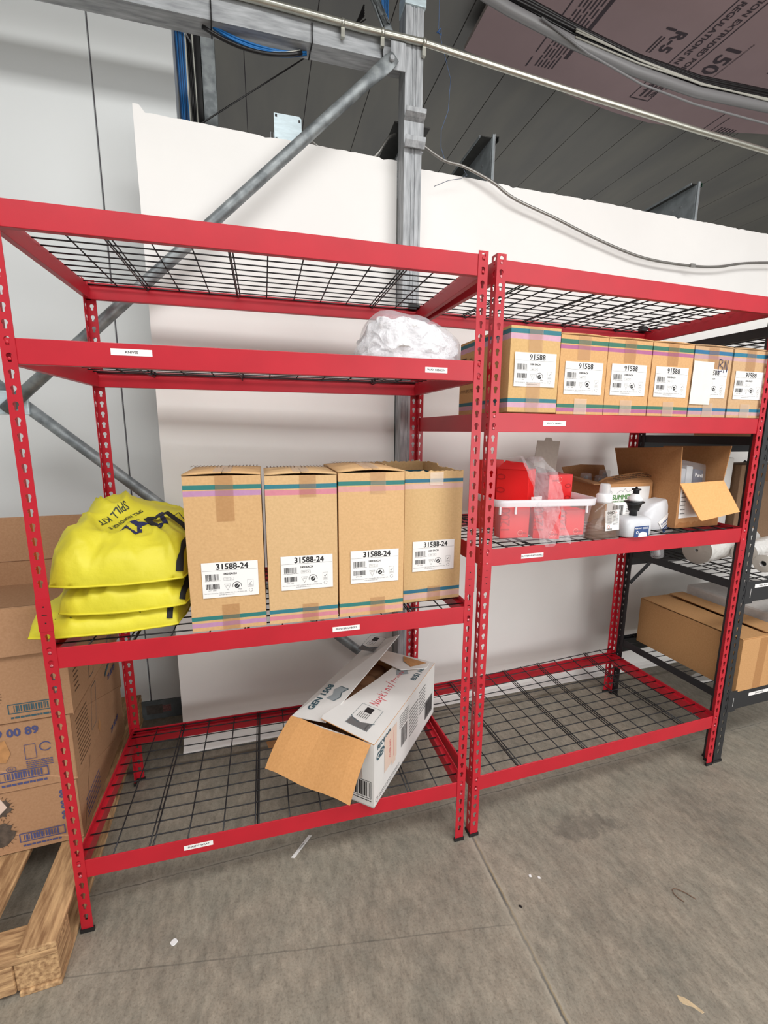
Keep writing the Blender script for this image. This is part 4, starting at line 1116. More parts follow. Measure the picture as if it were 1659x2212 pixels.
P.text('29 00 89', -.150, .195, .036, LAV, bold=.0014); P.frm(-.205, .035, -.075, .068, .003, LAV); P.bars(-.19, .041, -.09, .062, LAV, 3, 26); P.lines(-.2, .016, -.08, .028, 1, LAV, 3, fill=.6)
P.area([(-.20, .17), (-.175, .175), (-.165, .13), (-.18, .10), (-.20, .105)], TORN, z=.0006); P.frm(-.13, .10, -.10, .15, .0015, LAV); P.ring(-.075, .135, .016, .003, LAV, 20, 330); P.ring(-.17, .075, .013, .0015, LAV, 0, 360, sy=.7); P.text('H1', -.17, .075, .012, LAV); P.lines(-.13, .07, -.06, .095, 4, LAV, 4, fill=.4)
P.put('print', frame((0, -.0006, 0), (1, 0, 0), (0, 0, 1)), cb)
P = Print(); P.text('29 00 89', .44, .13, .03, LAV, bold=.001); P.pl([(.16, .06), (.2, .2), (.25, .2), (.21, .06)], .002, TEALINK, closed=True); P.area([(.36, .15), (.50, .2), (.50, .215), (.36, .165)], TEALINK); P.lines(.03, .02, .14, .19, 12, DARKIN, 6, fill=.25)
P.area([(.22, .03), (.24, .055), (.25, .03), (.235, -.0)], TORN, z=.001)
P.put('print', frame((.0008, 0, 0), (0, 1, 0), (0, 0, 1)), cb)
cc, w, d, h = pallet_carton(.590, .955, 'tall open brown carton topping the pallet stack, flap raised behind', top=True, x1=-.030)
m = MB(); m.slab([(-w, d, h), (0, d, h), (0, d+.02, h+.17), (-w, d+.02, h+.17)], .004, CL); m.build('flap', cc)
m = MB(); m.slab([(0, -.003, h), (-w, -.003, h), (-w, -.010, h-.148), (-.0, -.010, h-.142)], .004, CL); m.build('flap', cc)
m = MB(); m.slab([(0, .01, h), (0, d-.01, h), (.022, d-.04, h-.14), (.022, .04, h-.14)], .004, CL); m.build('flap', cc)
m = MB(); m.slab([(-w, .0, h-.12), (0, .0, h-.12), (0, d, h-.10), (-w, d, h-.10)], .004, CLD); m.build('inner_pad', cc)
P = Print(); P.frm(-.165, .03, -.045, .062, .003, TEALINK); P.bars(-.15, .036, -.06, .056, TEALINK, 3, 26); P.lines(-.16, .012, -.05, .022, 1, TEALINK, 3, fill=.6); P.text('29 00', -.032, .09, .032, TEALINK, rot=90, bold=.001)
gear_hole(P, -.21, .09, .030, 1); gear_hole(P, -.235, .17, .028, 1)
P.put('print', frame((0, -.0006, 0), (1, 0, 0), (0, 0, 1)), cc)
P = Print(); P.lines(.03, .05, .07, .2, 9, DARKIN, 6, fill=.25); P.pl([(.16, .03), (.2, .17), (.25, .17), (.21, .03)], .002, TEALINK, closed=True); P.area([(.36, .11), (.50, .17), (.50, .185), (.36, .125)], TEALINK); P.text('29 00 89', .44, .06, .03, LAV)
P.put('print', frame((.0008, 0, 0), (0, 1, 0), (0, 0, 1)), cc)

# pallet
pr_ = empty('wooden_pallet', (-.003, -.128, 0), R(3.5), 'worn wooden pallet on the floor at the left edge', 'pallet')
# local x runs left (negative) from the right edge, y back; deck boards run along y
def board(a, b, nm='deck_board', mt=WOOD):
    m = MB(); m.box(a, b, mt); return m.build(nm, pr_, bevel=.003)
L_ = 1.2
board((-.088, 0, .124), (0, L_, .142))
for i in range(5): board((-.088-.085-.175*i-.09, 0, .124), (-.088-.085-.175*i, L_, .142)) if i != 9 else None
for y in (0.0, .52, L_-.09): board((-1.0, y, .104), (-.0, y+.09, .1235), 'cross_board', WOODX)
for x in (-.10, -.54, -1.0):
    for y in (0.005, .53, L_-.095): board((x, y, .0165), (x+.095 if x < -.11 else -.002, y+.09, .1035), 'block', WOOD)
for x in (-.095, -.55, -1.0): board((x, 0, 0), (x+.095, L_, .016), 'bottom_board')
board((-1.0, 0, 0.0165), (-.1005, .022, .1035), 'end_board', WOODX)
# ------------------------------------------------------------------ yellow spill kit bags
def ss(t): return max(0., t)
class Bag:
    def __init__(s, cx, cy, a, b, zr, ht, hb, p=2.6, seed=1, shear=(0, 0), fold=.008, rz=0, toph=None, bott=None, q=.5, cr=.10):
        s.__dict__.update(locals())
    def fp(s, u, v):
        # square to rounded square with slightly pulled corners
        k = 1-s.cr*(u*u*v*v)**.8
        wob = .012*noise.noise(Vector((u*2.3+s.seed, v*2.3, s.seed)))
        x = s.a*u*k*(1+wob*3); y = s.b*v*k*(1+wob*2)
        c, n = math.cos(s.rz), math.sin(s.rz)
        return s.cx+x*c-y*n, s.cy+x*n+y*c
    def prof(s, u, v, q=None):
        q = q or s.q
        return (ss(1-abs(u)**s.p)*ss(1-abs(v)**s.p))**q
    def folds(s, x, y):
        f = noise.noise(Vector((x*9, y*7, s.seed*3.1)))*s.fold*2.0
        r = 1-abs(noise.noise(Vector((x*11+y*6, y*5-x*4, s.seed*7.7))))*2
        r2 = 1-abs(noise.noise(Vector((x*20-y*9, y*11+x*6, s.seed*1.3))))*2
        return f+max(0, r-.55)*s.fold*3+max(0, r2-.6)*s.fold*.9
    def top(s, u, v):
        x, y = s.fp(u, v); P = s.prof(u, v)
        z = s.zr+(s.toph(u, v) if s.toph else s.ht)*P+s.folds(x, y)*min(1, P*2.2)
        return Vector((x, y, z))
    def bot(s, u, v):
        x, y = s.fp(u, v); P = s.prof(u, v, .35)
        return Vector((x, y, s.zr-s.hb*P+(s.folds(x+3, y)*.4*min(1, P*2) if P < .8 else 0)))
    def build(s, root, n=56):
        m = MB(); g = [math.sin(math.pi/2*(-1+2*i/n)) for i in range(n+1)]
        for fn in (s.top, s.bot):
            vs = [fn(u, v) for v in g for u in g]
            m.add(vs, [(j*(n+1)+i, j*(n+1)+i+1, (j+1)*(n+1)+i+1, (j+1)*(n+1)+i) for j in range(n) for i in range(n)], YEL, True)
        m.build('bag_body', root)
        rim = []
        for i in range(n): rim.append(s.top(g[i], -1))
        for i in range(n): rim.append(s.top(1, g[i]))
        for i in range(n): rim.append(s.top(g[n-i], 1))
        for i in range(n+1): rim.append(s.top(-1, g[n-i]))
        m = MB(); m.tube(rim, .0032, YELS, 6, cap=False); m.build('seam_piping', root)
    def ribbon(s, uvs, w, mt, root, name, off=.002, wob=0):
        m = MB(); pts = [s.top(u, v) for u, v in uvs]; vs = []
        for i, p in enumerate(pts):
            u, v = uvs[i]; e = .01
            nx = (s.top(min(1, u+e), v)-s.top(u-e, v)); ny = (s.top(u, min(1, v+e))-s.top(u, max(-1, v-e)))
            nn = nx.cross(ny).normalized(); d = (pts[min(i+1, len(pts)-1)]-pts[max(0, i-1)]).normalized(); sd = d.cross(nn).normalized()
            ww = w*(1+wob*math.sin(i*1.3)*.5)
            for k in (-1, -.33, .33, 1): vs.append(p+nn*(off+(.0022 if abs(k) < .5 else 0))+sd*ww/2*k)
        m.add(vs, [(4*i+j, 4*i+j+1, 4*i+j+5, 4*i+j+4) for i in range(len(pts)-1) for j in range(3)], mt, True)
        return m.build(name, root)
z_ = .902
g_ = 'yellow spill bags on the left red shelving'
rb1 = empty('spill_kit_bag', (0, 0, 0), 0, 'flat dirty yellow bag at the bottom of the pile, sticking out past the post', 'bag', g_)
B1 = Bag(.128, .245, .205, .214, .914, .062, .009, 4.5, 2, fold=.006, rz=.02, q=.36)
B1.build(rb1)
B1.ribbon([(.86, -.99+.05*i) for i in range(9)], .016, WEB, rb1, 'zipper')
ST = mat('dirt on bag', srgb(96, 100, 40), .8, var=.3, scale=200)
for (u, v, r) in ((-.42, -.80, .004), (-.38, -.84, .003), (-.40, -.9, .003), (.05, -.86, .004), (.08, -.83, .003), (.45, -.93, .003), (-.6, -.86, .002)):
    m = MB(); c = B1.top(u, v); q = []
    for k in range(8):
        a = k*math.pi/4; q.append(B1.top(u+r*4*math.cos(a)*(1+.5*math.sin(k*2.1)), min(.99, max(-.985, v+r*3*math.sin(a))))+Vector((0, -.001, .0012)))
    m.poly(q, ST); m.build('stain', rb1)
rb2 = empty('spill_kit_bag', (0, 0, 0), 0, 'yellow bag in the middle of the pile of three', 'bag', g_)
B2 = Bag(.181, .250, .182, .220, .972, .074, .012, 4.2, 5, fold=.009, q=.34, cr=.13)
B2.build(rb2)
B2.ribbon([(.93, -.99+.05*i) for i in range(10)], .018, WEB, rb2, 'zipper')
rb3 = empty('spill_kit_bag', (0, 0, 0), 0, 'bulging yellow bag on top of the pile, with printed text and a black strap', 'bag', g_)
def th(u, v): return .112+.045*(v+1)/2+.050*math.exp(-((v-.30)**2)/.22)*math.exp(-((u+.30)**2)/.6)
B3 = Bag(.174, .248, .188, .224, 1.052, .1, .012, 3.4, 8, fold=.014, toph=th, q=.36, cr=.13)
B3.build(rb3, 72)
B3.ribbon([(.945, -.995+.045*i) for i in range(18)], .020, WEB, rb3, 'zipper', wob=.3)
# strap loop
def P3(u, v, h=0): return B3.top(u, v)+Vector((0, 0, h))
def web(pts, w, up, root, name):
    m = MB(); vs = []; n = len(pts); t = .0016
    for i, p in enumerate(pts):
        d = (pts[min(i+1, n-1)]-pts[max(0, i-1)]).normalized(); sd = d.cross(Vector(up)).normalized(); nn = sd.cross(d)
        for a, b in ((-1, 0), (1, 0), (1, 1), (-1, 1)): vs.append(p+sd*w/2*a+nn*t*b)
    m.add(vs, [(4*i+j, 4*i+(j+1) % 4, 4*i+4+(j+1) % 4, 4*i+4+j) for i in range(n-1) for j in range(4)], WEB); m.add(vs, [(3, 2, 1, 0), (4*n-4, 4*n-3, 4*n-2, 4*n-1)], WEB)
    m.build(name, root)
web([P3(.22, -.06, .004), P3(.35, -.10, .016), P3(.55, -.13, .026), P3(.78, -.14, .024), P3(.90, -.12, .010)], .019, (0, -.35, 1), rb3, 'carry_strap')
web([P3(.22, -.05, .003), P3(.33, -.22, .010), P3(.45, -.40, .006), P3(.52, -.50, .002)], .015, (0, -.2, 1), rb3, 'carry_strap')
m = MB(); m.tube([P3(.6, -.05, .01), P3(.7, .0, .03), P3(.85, -.05, .028), P3(.9, -.15, .012)], .0016, BLKC, 6); m.build('elastic_cord', rb3)
def on_bag(B, P, M2, mtname, root, name, off=.0015):
    """lay a flat print on the bag: local (x,y) -> bag plan position -> top surface"""
    vs = []
    def inv(x, y):
        u = (x-B.cx)/B.a; v = (y-B.cy)/B.b
        for _ in range(6):
            X, Y = B.fp(u, v); u += (x-X)/B.a; v += (y-Y)/B.b
        return max(-.97, min(.97, u)), max(-.97, min(.97, v))
    out = []
    for (a, b, c) in P.v:
        w = M2 @ Vector((a, b, 0)); u, v = inv(w.x, w.y); q = B.top(u, v); out.append((q.x, q.y, q.z+off+c))
    P.v = out
    return P.build(name, root, recalc=False)
tx = Vector((-.066, -.088, 0)).normalized(); ty = Vector((-tx.y, tx.x, 0))
def TM(x, y): return frame((x, y, 0), tx, ty)
def subdiv(P, maxl=.006):
    """split long polygons so that they can follow the cloth"""
    bm = bmesh.new(); V = [bm.verts.new(v) for v in P.v]
    for f, k in zip(P.f, P.m):
        try: fa = bm.faces.new([V[i] for i in f]); fa.material_index = k
        except Exception: pass
    bmesh.ops.triangulate(bm, faces=bm.faces)
    for _ in range(4):
        es = [e for e in bm.edges if e.calc_length() > maxl]
        if not es: break
        bmesh.ops.subdivide_edges(bm, edges=es, cuts=1)
        bmesh.ops.triangulate(bm, faces=bm.faces)
    bm.verts.index_update()
    P.v = [tuple(v.co) for v in bm.verts]; P.f = [tuple(v.index for v in f.verts) for f in bm.faces]; P.m = [f.material_index for f in bm.faces]; P.sm = [False]*len(P.f); bm.free(); return P
P = Print(); P.text('SPILL KIT', 0, 0, .030, flat(52, 58, 44), sx=.82, bold=.0004); on_bag(B3, subdiv(P), TM(.127, .232), None, rb3, 'printed_text')
P = Print(); P.text('SPILL RESPONSE II', 0, 0, .020, flat(58, 64, 44), sx=.72, bold=.0003); on_bag(B3, subdiv(P), TM(.163, .222), None, rb3, 'printed_text')
P = Print(); P.text('spill products', 0, 0, .013, flat(80, 84, 60), sx=.8); on_bag(B3, subdiv(P), TM(.181, .203), None, rb3, 'printed_text')
P = Print()
P.ring(-.012, 0, .021, .008, NAVY, -40, 220); P.pl([(-.052, -.020), (-.03, .02), (-.018, -.02)], .009, NAVY); P.pl([(.01, .022), (.022, -.002), (.042, .022)], .009, NAVY); P.pl([(.022, -.002), (.020, -.026)], .009, NAVY); P.pl([(.05, -.02), (.05, .022)], .009, NAVY); P.pl([(-.062, -.026), (-.04, -.026)], .008, NAVY)
P.v = [(a*1.35, b*1.35, c) for a, b, c in P.v]
on_bag(B3, subdiv(P), TM(.232, .186), None, rb3, 'printed_emblem')

# ------------------------------------------------------------------ bag of white ribbon on the upper left shelf
rbb = empty('plastic_bag', (0, 0, 0), 0, 'clear plastic bag stuffed with crumpled white ribbon on the upper left shelf', 'bag')
def blob(fn, mt, name, root, n=70, m_=36, smooth=True):
    m = MB(); vs = []
    for j in range(m_+1):
        for i in range(n): vs.append(fn(2*math.pi*i/n, j/m_))
    m.add(vs, [(j*n+i, j*n+(i+1) % n, (j+1)*n+(i+1) % n, (j+1)*n+i) for j in range(m_) for i in range(n)], mt, smooth)
    return m.build(name, root)
def bagf(scale, amp, seed, f=14):
    def fn(a, t):
        x = math.cos(a); y = math.sin(a); r = math.sin(min(1, t*1.0)*math.pi/2)
        r = max(0, math.cos(t*math.pi/2))**.36
        q_ = lambda c: math.copysign(abs(c)**.7, c)
        X = 1.024+.170*q_(x)*r*scale; Y = .150+.120*q_(y)*r*scale
        hh = .150*(1-.38*(max(0, (X-.97))/.22)**1.0)*scale
        if X < .93: hh *= max(.12, 1-((.93-X)/.10)**1.6)
        z = 1.668+hh*math.sin(t*math.pi/2)**.62
        nn = noise.noise_vector(Vector((X*f, Y*f, z*f+seed)))*amp+noise.noise_vector(Vector((X*f*2.6, Y*f*2.6, z*f*2.6+seed)))*amp*.5
        v = Vector((X, Y, z))+nn*(1 if t > .05 else .2)
        return Vector((min(v.x, 1.178), v.y, max(v.z, 1.666)))
    return fn
blob(bagf(.90, .022, 3, 19), WHITEC, 'crumpled_ribbon', rbb, 150, 64, False)
blob(bagf(1.02, .010, 9, 13), mat('thin bag film', srgb(240, 240, 246), .16, alpha=.30, bump=.8, bscale=40, dist=.01, spec=1.), 'bag_film', rbb, 90, 40)

# ------------------------------------------------------------------ things on the second shelf of the middle unit (positions in the frame of that unit)
def u2(x, y, z): return tuple(U2 @ Vector((x, y, z)))
ZS = 1.0885
# plastic tub
tub = empty('plastic_tub', u2(.070, .047, ZS+.001), U2A-R(9), 'frosted plastic tub holding red cartons, behind the twin red posts', 'tub')
def rrect(w, d, r, z, x0=0, y0=0, n=6):
    P_ = []
    for cx, cy, a0 in ((w-r, r, -90), (w-r, d-r, 0), (r, d-r, 90), (r, r, 180)):
        for k in range(n+1): a = R(a0+90*k/n); P_.append((x0+cx+r*math.cos(a), y0+cy+r*math.sin(a), z))
    return P_
tw_, td_ = .372, .28
rings = [rrect(tw_-.05, td_-.04, .03, .0, .025, .02), rrect(tw_-.04, td_-.03, .035, .006, .02, .015), rrect(tw_-.01, td_-.01, .035, .128, .005, .005)]
m = MB(); k = len(rings[0]); vs = sum(rings, [])
m.add(vs, [(j*k+i, j*k+(i+1) % k, (j+1)*k+(i+1) % k, (j+1)*k+i) for j in range(2) for i in range(k)]+[tuple(reversed(range(k)))], TUBM, True)
m.build('tub_body', tub)
m = MB(); r1_ = rrect(tw_+.006, td_+.006, .04, .126, -.003, -.003); r2_ = rrect(tw_+.012, td_+.012, .042, .150, -.006, -.006); r3_ = rrect(tw_-.002, td_-.002, .036, .150, .001, .001); r4_ = rrect(tw_-.006, td_-.006, .034, .128, .003, .003)
vs = r1_+r2_+r3_+r4_
m.add(vs, [(j*k+i, j*k+(i+1) % k, (j+1)*k+(i+1) % k, (j+1)*k+i) for j in range(3) for i in range(k)], TUBR, True); m.build('tub_rim', tub)
for x in (.01, .065, .325):
    m = MB(); m.box((x, -.004, .102), (x+.006, .004, .128), TUBR); m.build('rim_rib', tub)
tubM = Matrix.Translation(tub.location) @ Matrix.Rotation(U2A-R(9), 4, 'Z')
def redbox(x, y, w, d, h, rz, label, bevtop=False, prints='L', z=.008, tilt=0, flapc=False):
    p = tubM @ Vector((x, y, z))
    r_ = empty('red_carton', tuple(p), 0, label, 'carton', 'red cartons in the plastic tub', rot=(0, R(tilt), U2A-R(9)+R(rz)))
    m = MB(); m.box((0, 0, 0), (w, d, h), REDC); m.build('body', r_, bevel=.0015)
    P = Print()
    for k, c in enumerate('1200'):
        P.text(c, .018, h*.28+k*h*.2, .050, REDCD, rot=90) if 'L' in prints else None
    P.ring(w*.70, h*.16, .010, .0016, REDCL); P.text('sensitive', w*.78, h*.155, .009, REDCD, bold=.0003)
    P.put('print', frame((0, -.0008, 0), (1, 0, 0), (0, 0, 1)), r_)
    return r_
A_ = redbox(.055, .14, .115, .085, .238, -42, 'tall red carton standing upright in the tub, nearest the twin posts', z=.006)
m = MB(); m.slab([(0, -.001, .238), (.115, -.001, .238), (.100, .004, .262), (.030, .004, .268)], .002, REDC); m.build('tuck_flap', A_)
m = MB(); m.box((0, 0, 0), (.052, .002, .038), STICK); o = m.build('white_sticker', A_); o.location = (.125, .012, .105); o.rotation_euler = (0, 0, R(62))
P = Print(); P.ring(.014, .02, .009, .0012, INKL, z=.0004); P.text('sensitive', .028, .020, .008, INKL, bold=.0002); P.text('sensitive skin', .028, .010, .004, INKL); P.put('print', frame((0, -.0003, 0), (1, 0, 0), (0, 0, 1)), o)
Bx = redbox(.268, .155, .105, .09, .208, 8, 'red carton standing in the right half of the tub, below the raised grey flap', z=.010, prints='')
P = Print()
for k, c in enumerate('1200'): P.text(c, .088, .03+k*.045, .040, REDCD, rot=90)
P.ring(.045, .189, .011, .0018, REDCL); P.text('sensitive', .028, .186, .010, REDCD, bold=.0003); P.put('print', frame((0, -.0009, 0), (1, 0, 0), (0, 0, 1)), Bx)
m = MB()
q = [(-.039, .05, .240), (.066, .055, .212), (.085, .065, .330), (.052, .066, .331), (.046, .067, .343), (.022, .067, .344), (.016, .066, .332), (-.016, .065, .333)]
m.slab(q, .0015, GREYB, REDC); m.build('raised_flap', Bx, label='raised grey inside of the carton flap')
redbox(.030, .030, .105, .05, .110, 0, 'low red carton lying at the left front corner inside the tub', z=.012)
redbox(.150, .028, .09, .06, .115, -14, 'low red carton in the middle of the tub behind the hanging plastic liner', z=.009)
redbox(.240, .028, .104, .055, .090, 2, 'low red carton at the right front corner inside the tub', z=.016)
redbox(.02, .20, .10, .05, .262, 15, 'dark shaded red carton at the very back left of the tub', z=.008)
# plastic liner hanging over the rim
def sheetf(path, w0, w1, mt, label, seed, nx=14, ny=40, amp=.010):
    P_ = [Vector(p) for p in path]; m = MB(); vs = []
    for j in range(ny+1):
        t = j/ny*(len(P_)-1); i0 = min(int(t), len(P_)-2); f = t-i0; c = P_[i0]*(1-f)+P_[i0+1]*f
        ww = w0+(w1-w0)*j/ny
        for i in range(nx+1):
            s_ = i/nx-.5; p = c+Vector((ww*s_, 0, 0))
            p += noise.noise_vector(Vector((p.x*40, p.z*26+seed, p.y*20)))*amp+Vector((0, -.006*math.cos(s_*math.pi)*math.sin(j/ny*3), .008*math.sin(s_*9)))
            p.y -= .004*math.sin(s_*22+seed)
            vs.append(U2 @ p)
    m.add(vs, [(j*(nx+1)+i, j*(nx+1)+i+1, (j+1)*(nx+1)+i+1, (j+1)*(nx+1)+i) for j in range(ny) for i in range(nx)], mt, False)
    o = m.build('plastic_liner'); tag(o, label, 'plastic liner'); return o
sheetf([(.205, .13, 1.365), (.235, .10, 1.375), (.255, .065, 1.33), (.265, .032, 1.26), (.262, .020, 1.22), (.268, .012, 1.14), (.276, -.004, 1.088)], .11, .125, FILM, 'crumpled clear plastic liner hanging over the tub rim', 4)

# pump bottle
def squeeze(rings, m, mt, n=28, p=3.0):
    """superellipse sections (cx,cy,z,a,b)"""
    vs = []
    for cx, cy, z, a, b in rings:
        for i in range(n):
            t = 2*math.pi*i/n; c, s_ = math.cos(t), math.sin(t)
            vs.append((cx+a*math.copysign(abs(c)**(2/p), c), cy+b*math.copysign(abs(s_)**(2/p), s_), z))
    k = len(rings)
    m.add(vs, [(j*n+i, j*n+(i+1) % n, (j+1)*n+(i+1) % n, (j+1)*n+i) for j in range(k-1) for i in range(n)], mt, True)
    m.add(vs, [tuple(reversed(range(n))), tuple(range((k-1)*n, k*n))], mt)
gb = empty('pump_bottle', u2(.497, .029, ZS), U2A+R(4), 'clear soap bottle with white pump cap in front of the tub end', 'bottle')
m = MB(); squeeze([(0, 0, 0, .070, .028), (0, 0, .006, .076, .032), (0, 0, .05, .073, .033), (.002, 0, .10, .062, .031), (.002, 0, .118, .050, .028), (.0, 0, .128, .030, .022), (0, 0, .134, .024, .02)], m, CLEARB); m.build('bottle_body', gb)
m = MB(); squeeze([(0, 0, .004, .066, .026), (0, 0, .05, .060, .027), (.01, 0, .066, .040, .02), (.02, 0, .075, .01, .01)], m, mat('pale amber liquid', srgb(150, 112, 96), .1, alpha=.5)); m.build('soap', gb)
m = MB(); m.lathe([(.026, .128), (.027, .136), (.0275, .155), (.024, .160), (.017, .163)], WPL, 24); m.build('cap_collar', gb)
m = MB(); m.lathe([(.017, .160), (.0185, .165), (.0175, .192), (.014, .197)], mat('clear overcap', srgb(232, 232, 234), .12, alpha=.55), 20); m.build('overcap', gb)
P = Print(); P.box((0, 0, -.0006), (.066, .072, 0), STICK); P.text('GOJO', .026, .063, .013, INK, bold=.0006); P.text('soap', .05, .063, .007, flat(214, 160, 160)); P.lines(.008, .022, .030, .055, 8, INKL, 4, fill=.35); P.lines(.036, .018, .060, .056, 9, INKL, 5, fill=.35); P.ring(.014, .014, .006, .002, flat(222, 130, 110)); P.bars(.006, .002, .03, .008, INK, 4, 12)
P.put('bottle_label', frame((-.018, -.0345, .032), (1, .0, .02), (0, .08, 1)), gb, label='white printed bottle label')
# jug with black valve
j1 = empty('soap_jug', u2(.640, .036, ZS), U2A+R(3), 'milky soap jug with a black and white valve on top, right of the pump bottle', 'jug')
m = MB(); squeeze([(0, 0, 0, .058, .040), (0, 0, .006, .066, .045), (0, 0, .045, .068, .046), (0, 0, .062, .064, .043), (0, 0, .070, .052, .034), (0, 0, .073, .022, .02)], m, JUG, p=4.5); m.build('jug_body', j1)
m = MB(); m.lathe([(.014, .070), (.013, .088), (.019, .092), (.021, .104), (.024, .112), (.026, .118), (.034, .122), (.035, .126), (.025, .128)], BPL, 20, c=(.006, 0, 0)); m.build('valve_body', j1)
m = MB(); m.lathe([(.024, .127), (.0265, .134), (.022, .142), (.015, .150), (.012, .154)], WPL, 20, c=(.008, 0, 0)); m.build('valve_dome', j1)
m = MB(); m.lathe([(.011, .152), (.0105, .166), (.016, .168), (.016, .172), (.005, .173), (.003, .18), (.001, .181)], BPL, 16, c=(.010, 0, 0)); m.build('valve_stem', j1)
P = Print(); P.box((0, 0, -.0006), (.070, .040, 0), LBLUE); P.text('PURE FOAM', .018, .033, .006, STICK, bold=.0003); P.lines(.04, .028, .066, .037, 2, STICK, 3); P.area([(.02, .0), (.022, .014), (.04, .020), (.062, .014), (.064, 0)], STICK); P.ring(.014, .018, .006, .002, STICK)
P.put('jug_label', frame((-.034, -.0468, .001), (1, 0, 0), (0, 0, 1)), j1, label='blue jug label')
# jug upside down, its neck through the wire deck
j2 = empty('soap_jug', u2(.925, .150, .958), U2A, 'milky soap jug turned upside down, neck poking through the wire deck', 'jug', rot=(0, R(-14), U2A))
m = MB(); squeeze([(0, 0, .075, .02, .02), (.0, 0, .085, .045, .032), (-.005, 0, .100, .074, .042), (-.008, 0, .118, .088, .044), (-.010, 0, .180, .089, .044), (-.006, 0, .215, .076, .042), (.004, 0, .236, .052, .036), (.008, 0, .240, .040, .03)], m, JUG, p=3.6); m.build('jug_body', j2)
m = MB(); m.lathe([(.018, .036), (.020, .040), (.021, .075), (.024, .085)], JUG, 20); m.build('neck', j2)
m = MB(); m.lathe([(.017, -.012), (.024, -.008), (.026, .035), (.025, .040), (.018, .040)], CLEAR, 22); m.build('clear_cap', j2)
m = MB(); m.lathe([(.010, -.004), (.012, .0), (.011, .03)], GRYC, 14); m.build('spout', j2)
P = Print(); P.box((0, 0, -.0006), (.088, .056, 0), STICK); P.text('SUMMIT 370', .040, .036, .0125, LBLUE, bold=.0005); P.lines(.006, .024, .06, .029, 1, LBLUE, 3); P.rect(0, 0, .088, .019, LBLUE, z=.0007); P.lines(.008, .004, .05, .015, 2, STICK, 3, z=.0009); P.disc(.072, .02, .010, flat(60, 78, 110), z=.001); P.text('7', .072, .02, .012, STICK, z=.0012)
P.put('jug_label', frame((-.010, -.0458, .112), (1, 0, .42), (0, 0, 1)), j2, label='white and blue printed jug label')

# soap carton
cs = empty('cardboard_carton', u2(.660, .185, ZS), U2A, 'open brown carton with a white green-lettered label, holding clear bottles', 'carton')
KB = cardboard(184, 134, 88); KB2 = cardboard(160, 116, 78)
w, d, h, t = .236, .245, .168, .004
m = MB(); m.box((0, 0, 0), (w, t, h), KB); m.box((0, d-t, 0), (w, d, h), KB); m.box((0, t, 0), (t, d-t, h), KB); m.box((w-t, t, 0), (w, d-t, h), KB); m.box((t, t, 0), (w-t, d-t, t), KB); m.build('body', cs)
m = MB(); m.slab([(0, 0, h), (w, 0, h), (w+.030, .055, h+.038), (.22, .06, h+.040), (.06, .07, h+.020), (.01, .06, h+.004)], .004, KB); f_ = m.build('flap', cs, label='torn front flap folded up')
P = Print(); P.lines(.05, .01, .24, .045, 3, DARKIN, 8, fill=.5); P.put('print', frame((0, 0, h+.008), (1, .0, .06), (0, .06, .03)), f_)
m = MB(); m.slab([(0, .01, h), (0, d-.01, h), (-.055, d-.02, h+.030), (-.050, .02, h+.0)], .004, KB2); m.build('flap', cs)
m = MB(); m.slab([(0, d, h), (w, d, h), (w, d+.03, h+.055), (.10, d+.03, h+.06), (.0, d+.03, h+.050)], .004, KB2); m.build('flap', cs)
P = Print(); P.box((0, 0, -.0006), (.215, .140, 0), STICK); P.text('SUMMIT 150', .093, .098, .026, GREEN, bold=.0011); P.text('FOAMING HAND SOAP', .066, .081, .0098, GREEN, bold=.0003)
P.pl([(.045, .115), (.065, .128), (.075, .121), (.085, .133), (.10, .118), (.115, .126), (.13, .115)], .0012, INKL); P.bars(.03, .015, .085, .065, INK, 8, 18); P.lines(.10, .02, .14, .06, 6, INKL, 4); P.ring(.012, .118, .008, .001, INKL)
P.put('carton_label', frame((.006, -.0012, .018), (1, 0, 0), (0, 0, 1)), cs, label='white label with green lettering')
csM = Matrix.Translation(cs.location) @ Matrix.Rotation(U2A, 4, 'Z')
for i, (x, y, hh) in enumerate([(.045, .17, .195), (.11, .155, .185), (.165, .19, .205)]):
    b_ = empty('clear_bottle', tuple(csM @ Vector((x, y, .005))), 0, 'clear capped bottle standing inside the carton with the green-lettered label', 'bottle', 'clear bottles in the green-lettered carton')
    m = MB(); m.lathe([(.026, 0), (.027, .004), (.027, hh-.045), (.020, hh-.035)], CLEAR, 18); m.build('bottle_body', b_)
    m = MB(); m.lathe([(.022, hh-.034), (.0235, hh-.03), (.0225, hh-.004), (.018, hh)], CLEAR, 18); m.build('overcap', b_)
    m = MB(); m.lathe([(.007, hh-.03), (.009, hh-.02), (.006, hh-.012)], GRYC, 10); m.build('pump_nozzle', b_)
# big open carton
cd_ = empty('cardboard_carton', u2(.903, .070, ZS), U2A+R(0), 'big open brown carton with raised flaps, holding a clear plastic package', 'carton')
KD = cardboard(172, 124, 80); w, d, h = .236, .30, .180
m = MB(); m.box((0, 0, 0), (w, t, h), KD); m.box((0, d-t, 0), (w, d, h), KD); m.box((0, t, 0), (t, d-t, h), KD); m.box((w-t, t, 0), (w, d-t, h), KD); m.box((t, t, 0), (w-t, d-t, t), KD)
m.poly([(w*(.02+.96*i/14), -.0006, .012+.014*abs(math.sin(i*1.9))+.012*(i > 7)) for i in range(15)]+[(w*.98, -.0006, .001), (w*.02, -.0006, .001)], mat('water stain', srgb(160, 108, 62), .85, var=.08, scale=40)); m.build('body', cd_)
m = MB(); m.slab([(0, .0, h), (0, d, h), (-.035, d+.005, h+.128), (-.018, -.004, h+.142)], .004, KD); m.build('flap', cd_)
m = MB(); m.slab([(w, d, h), (w, 0, h), (w+.012, -.006, h+.145), (w+.012, d, h+.135)], .004, KD); m.build('flap', cd_)
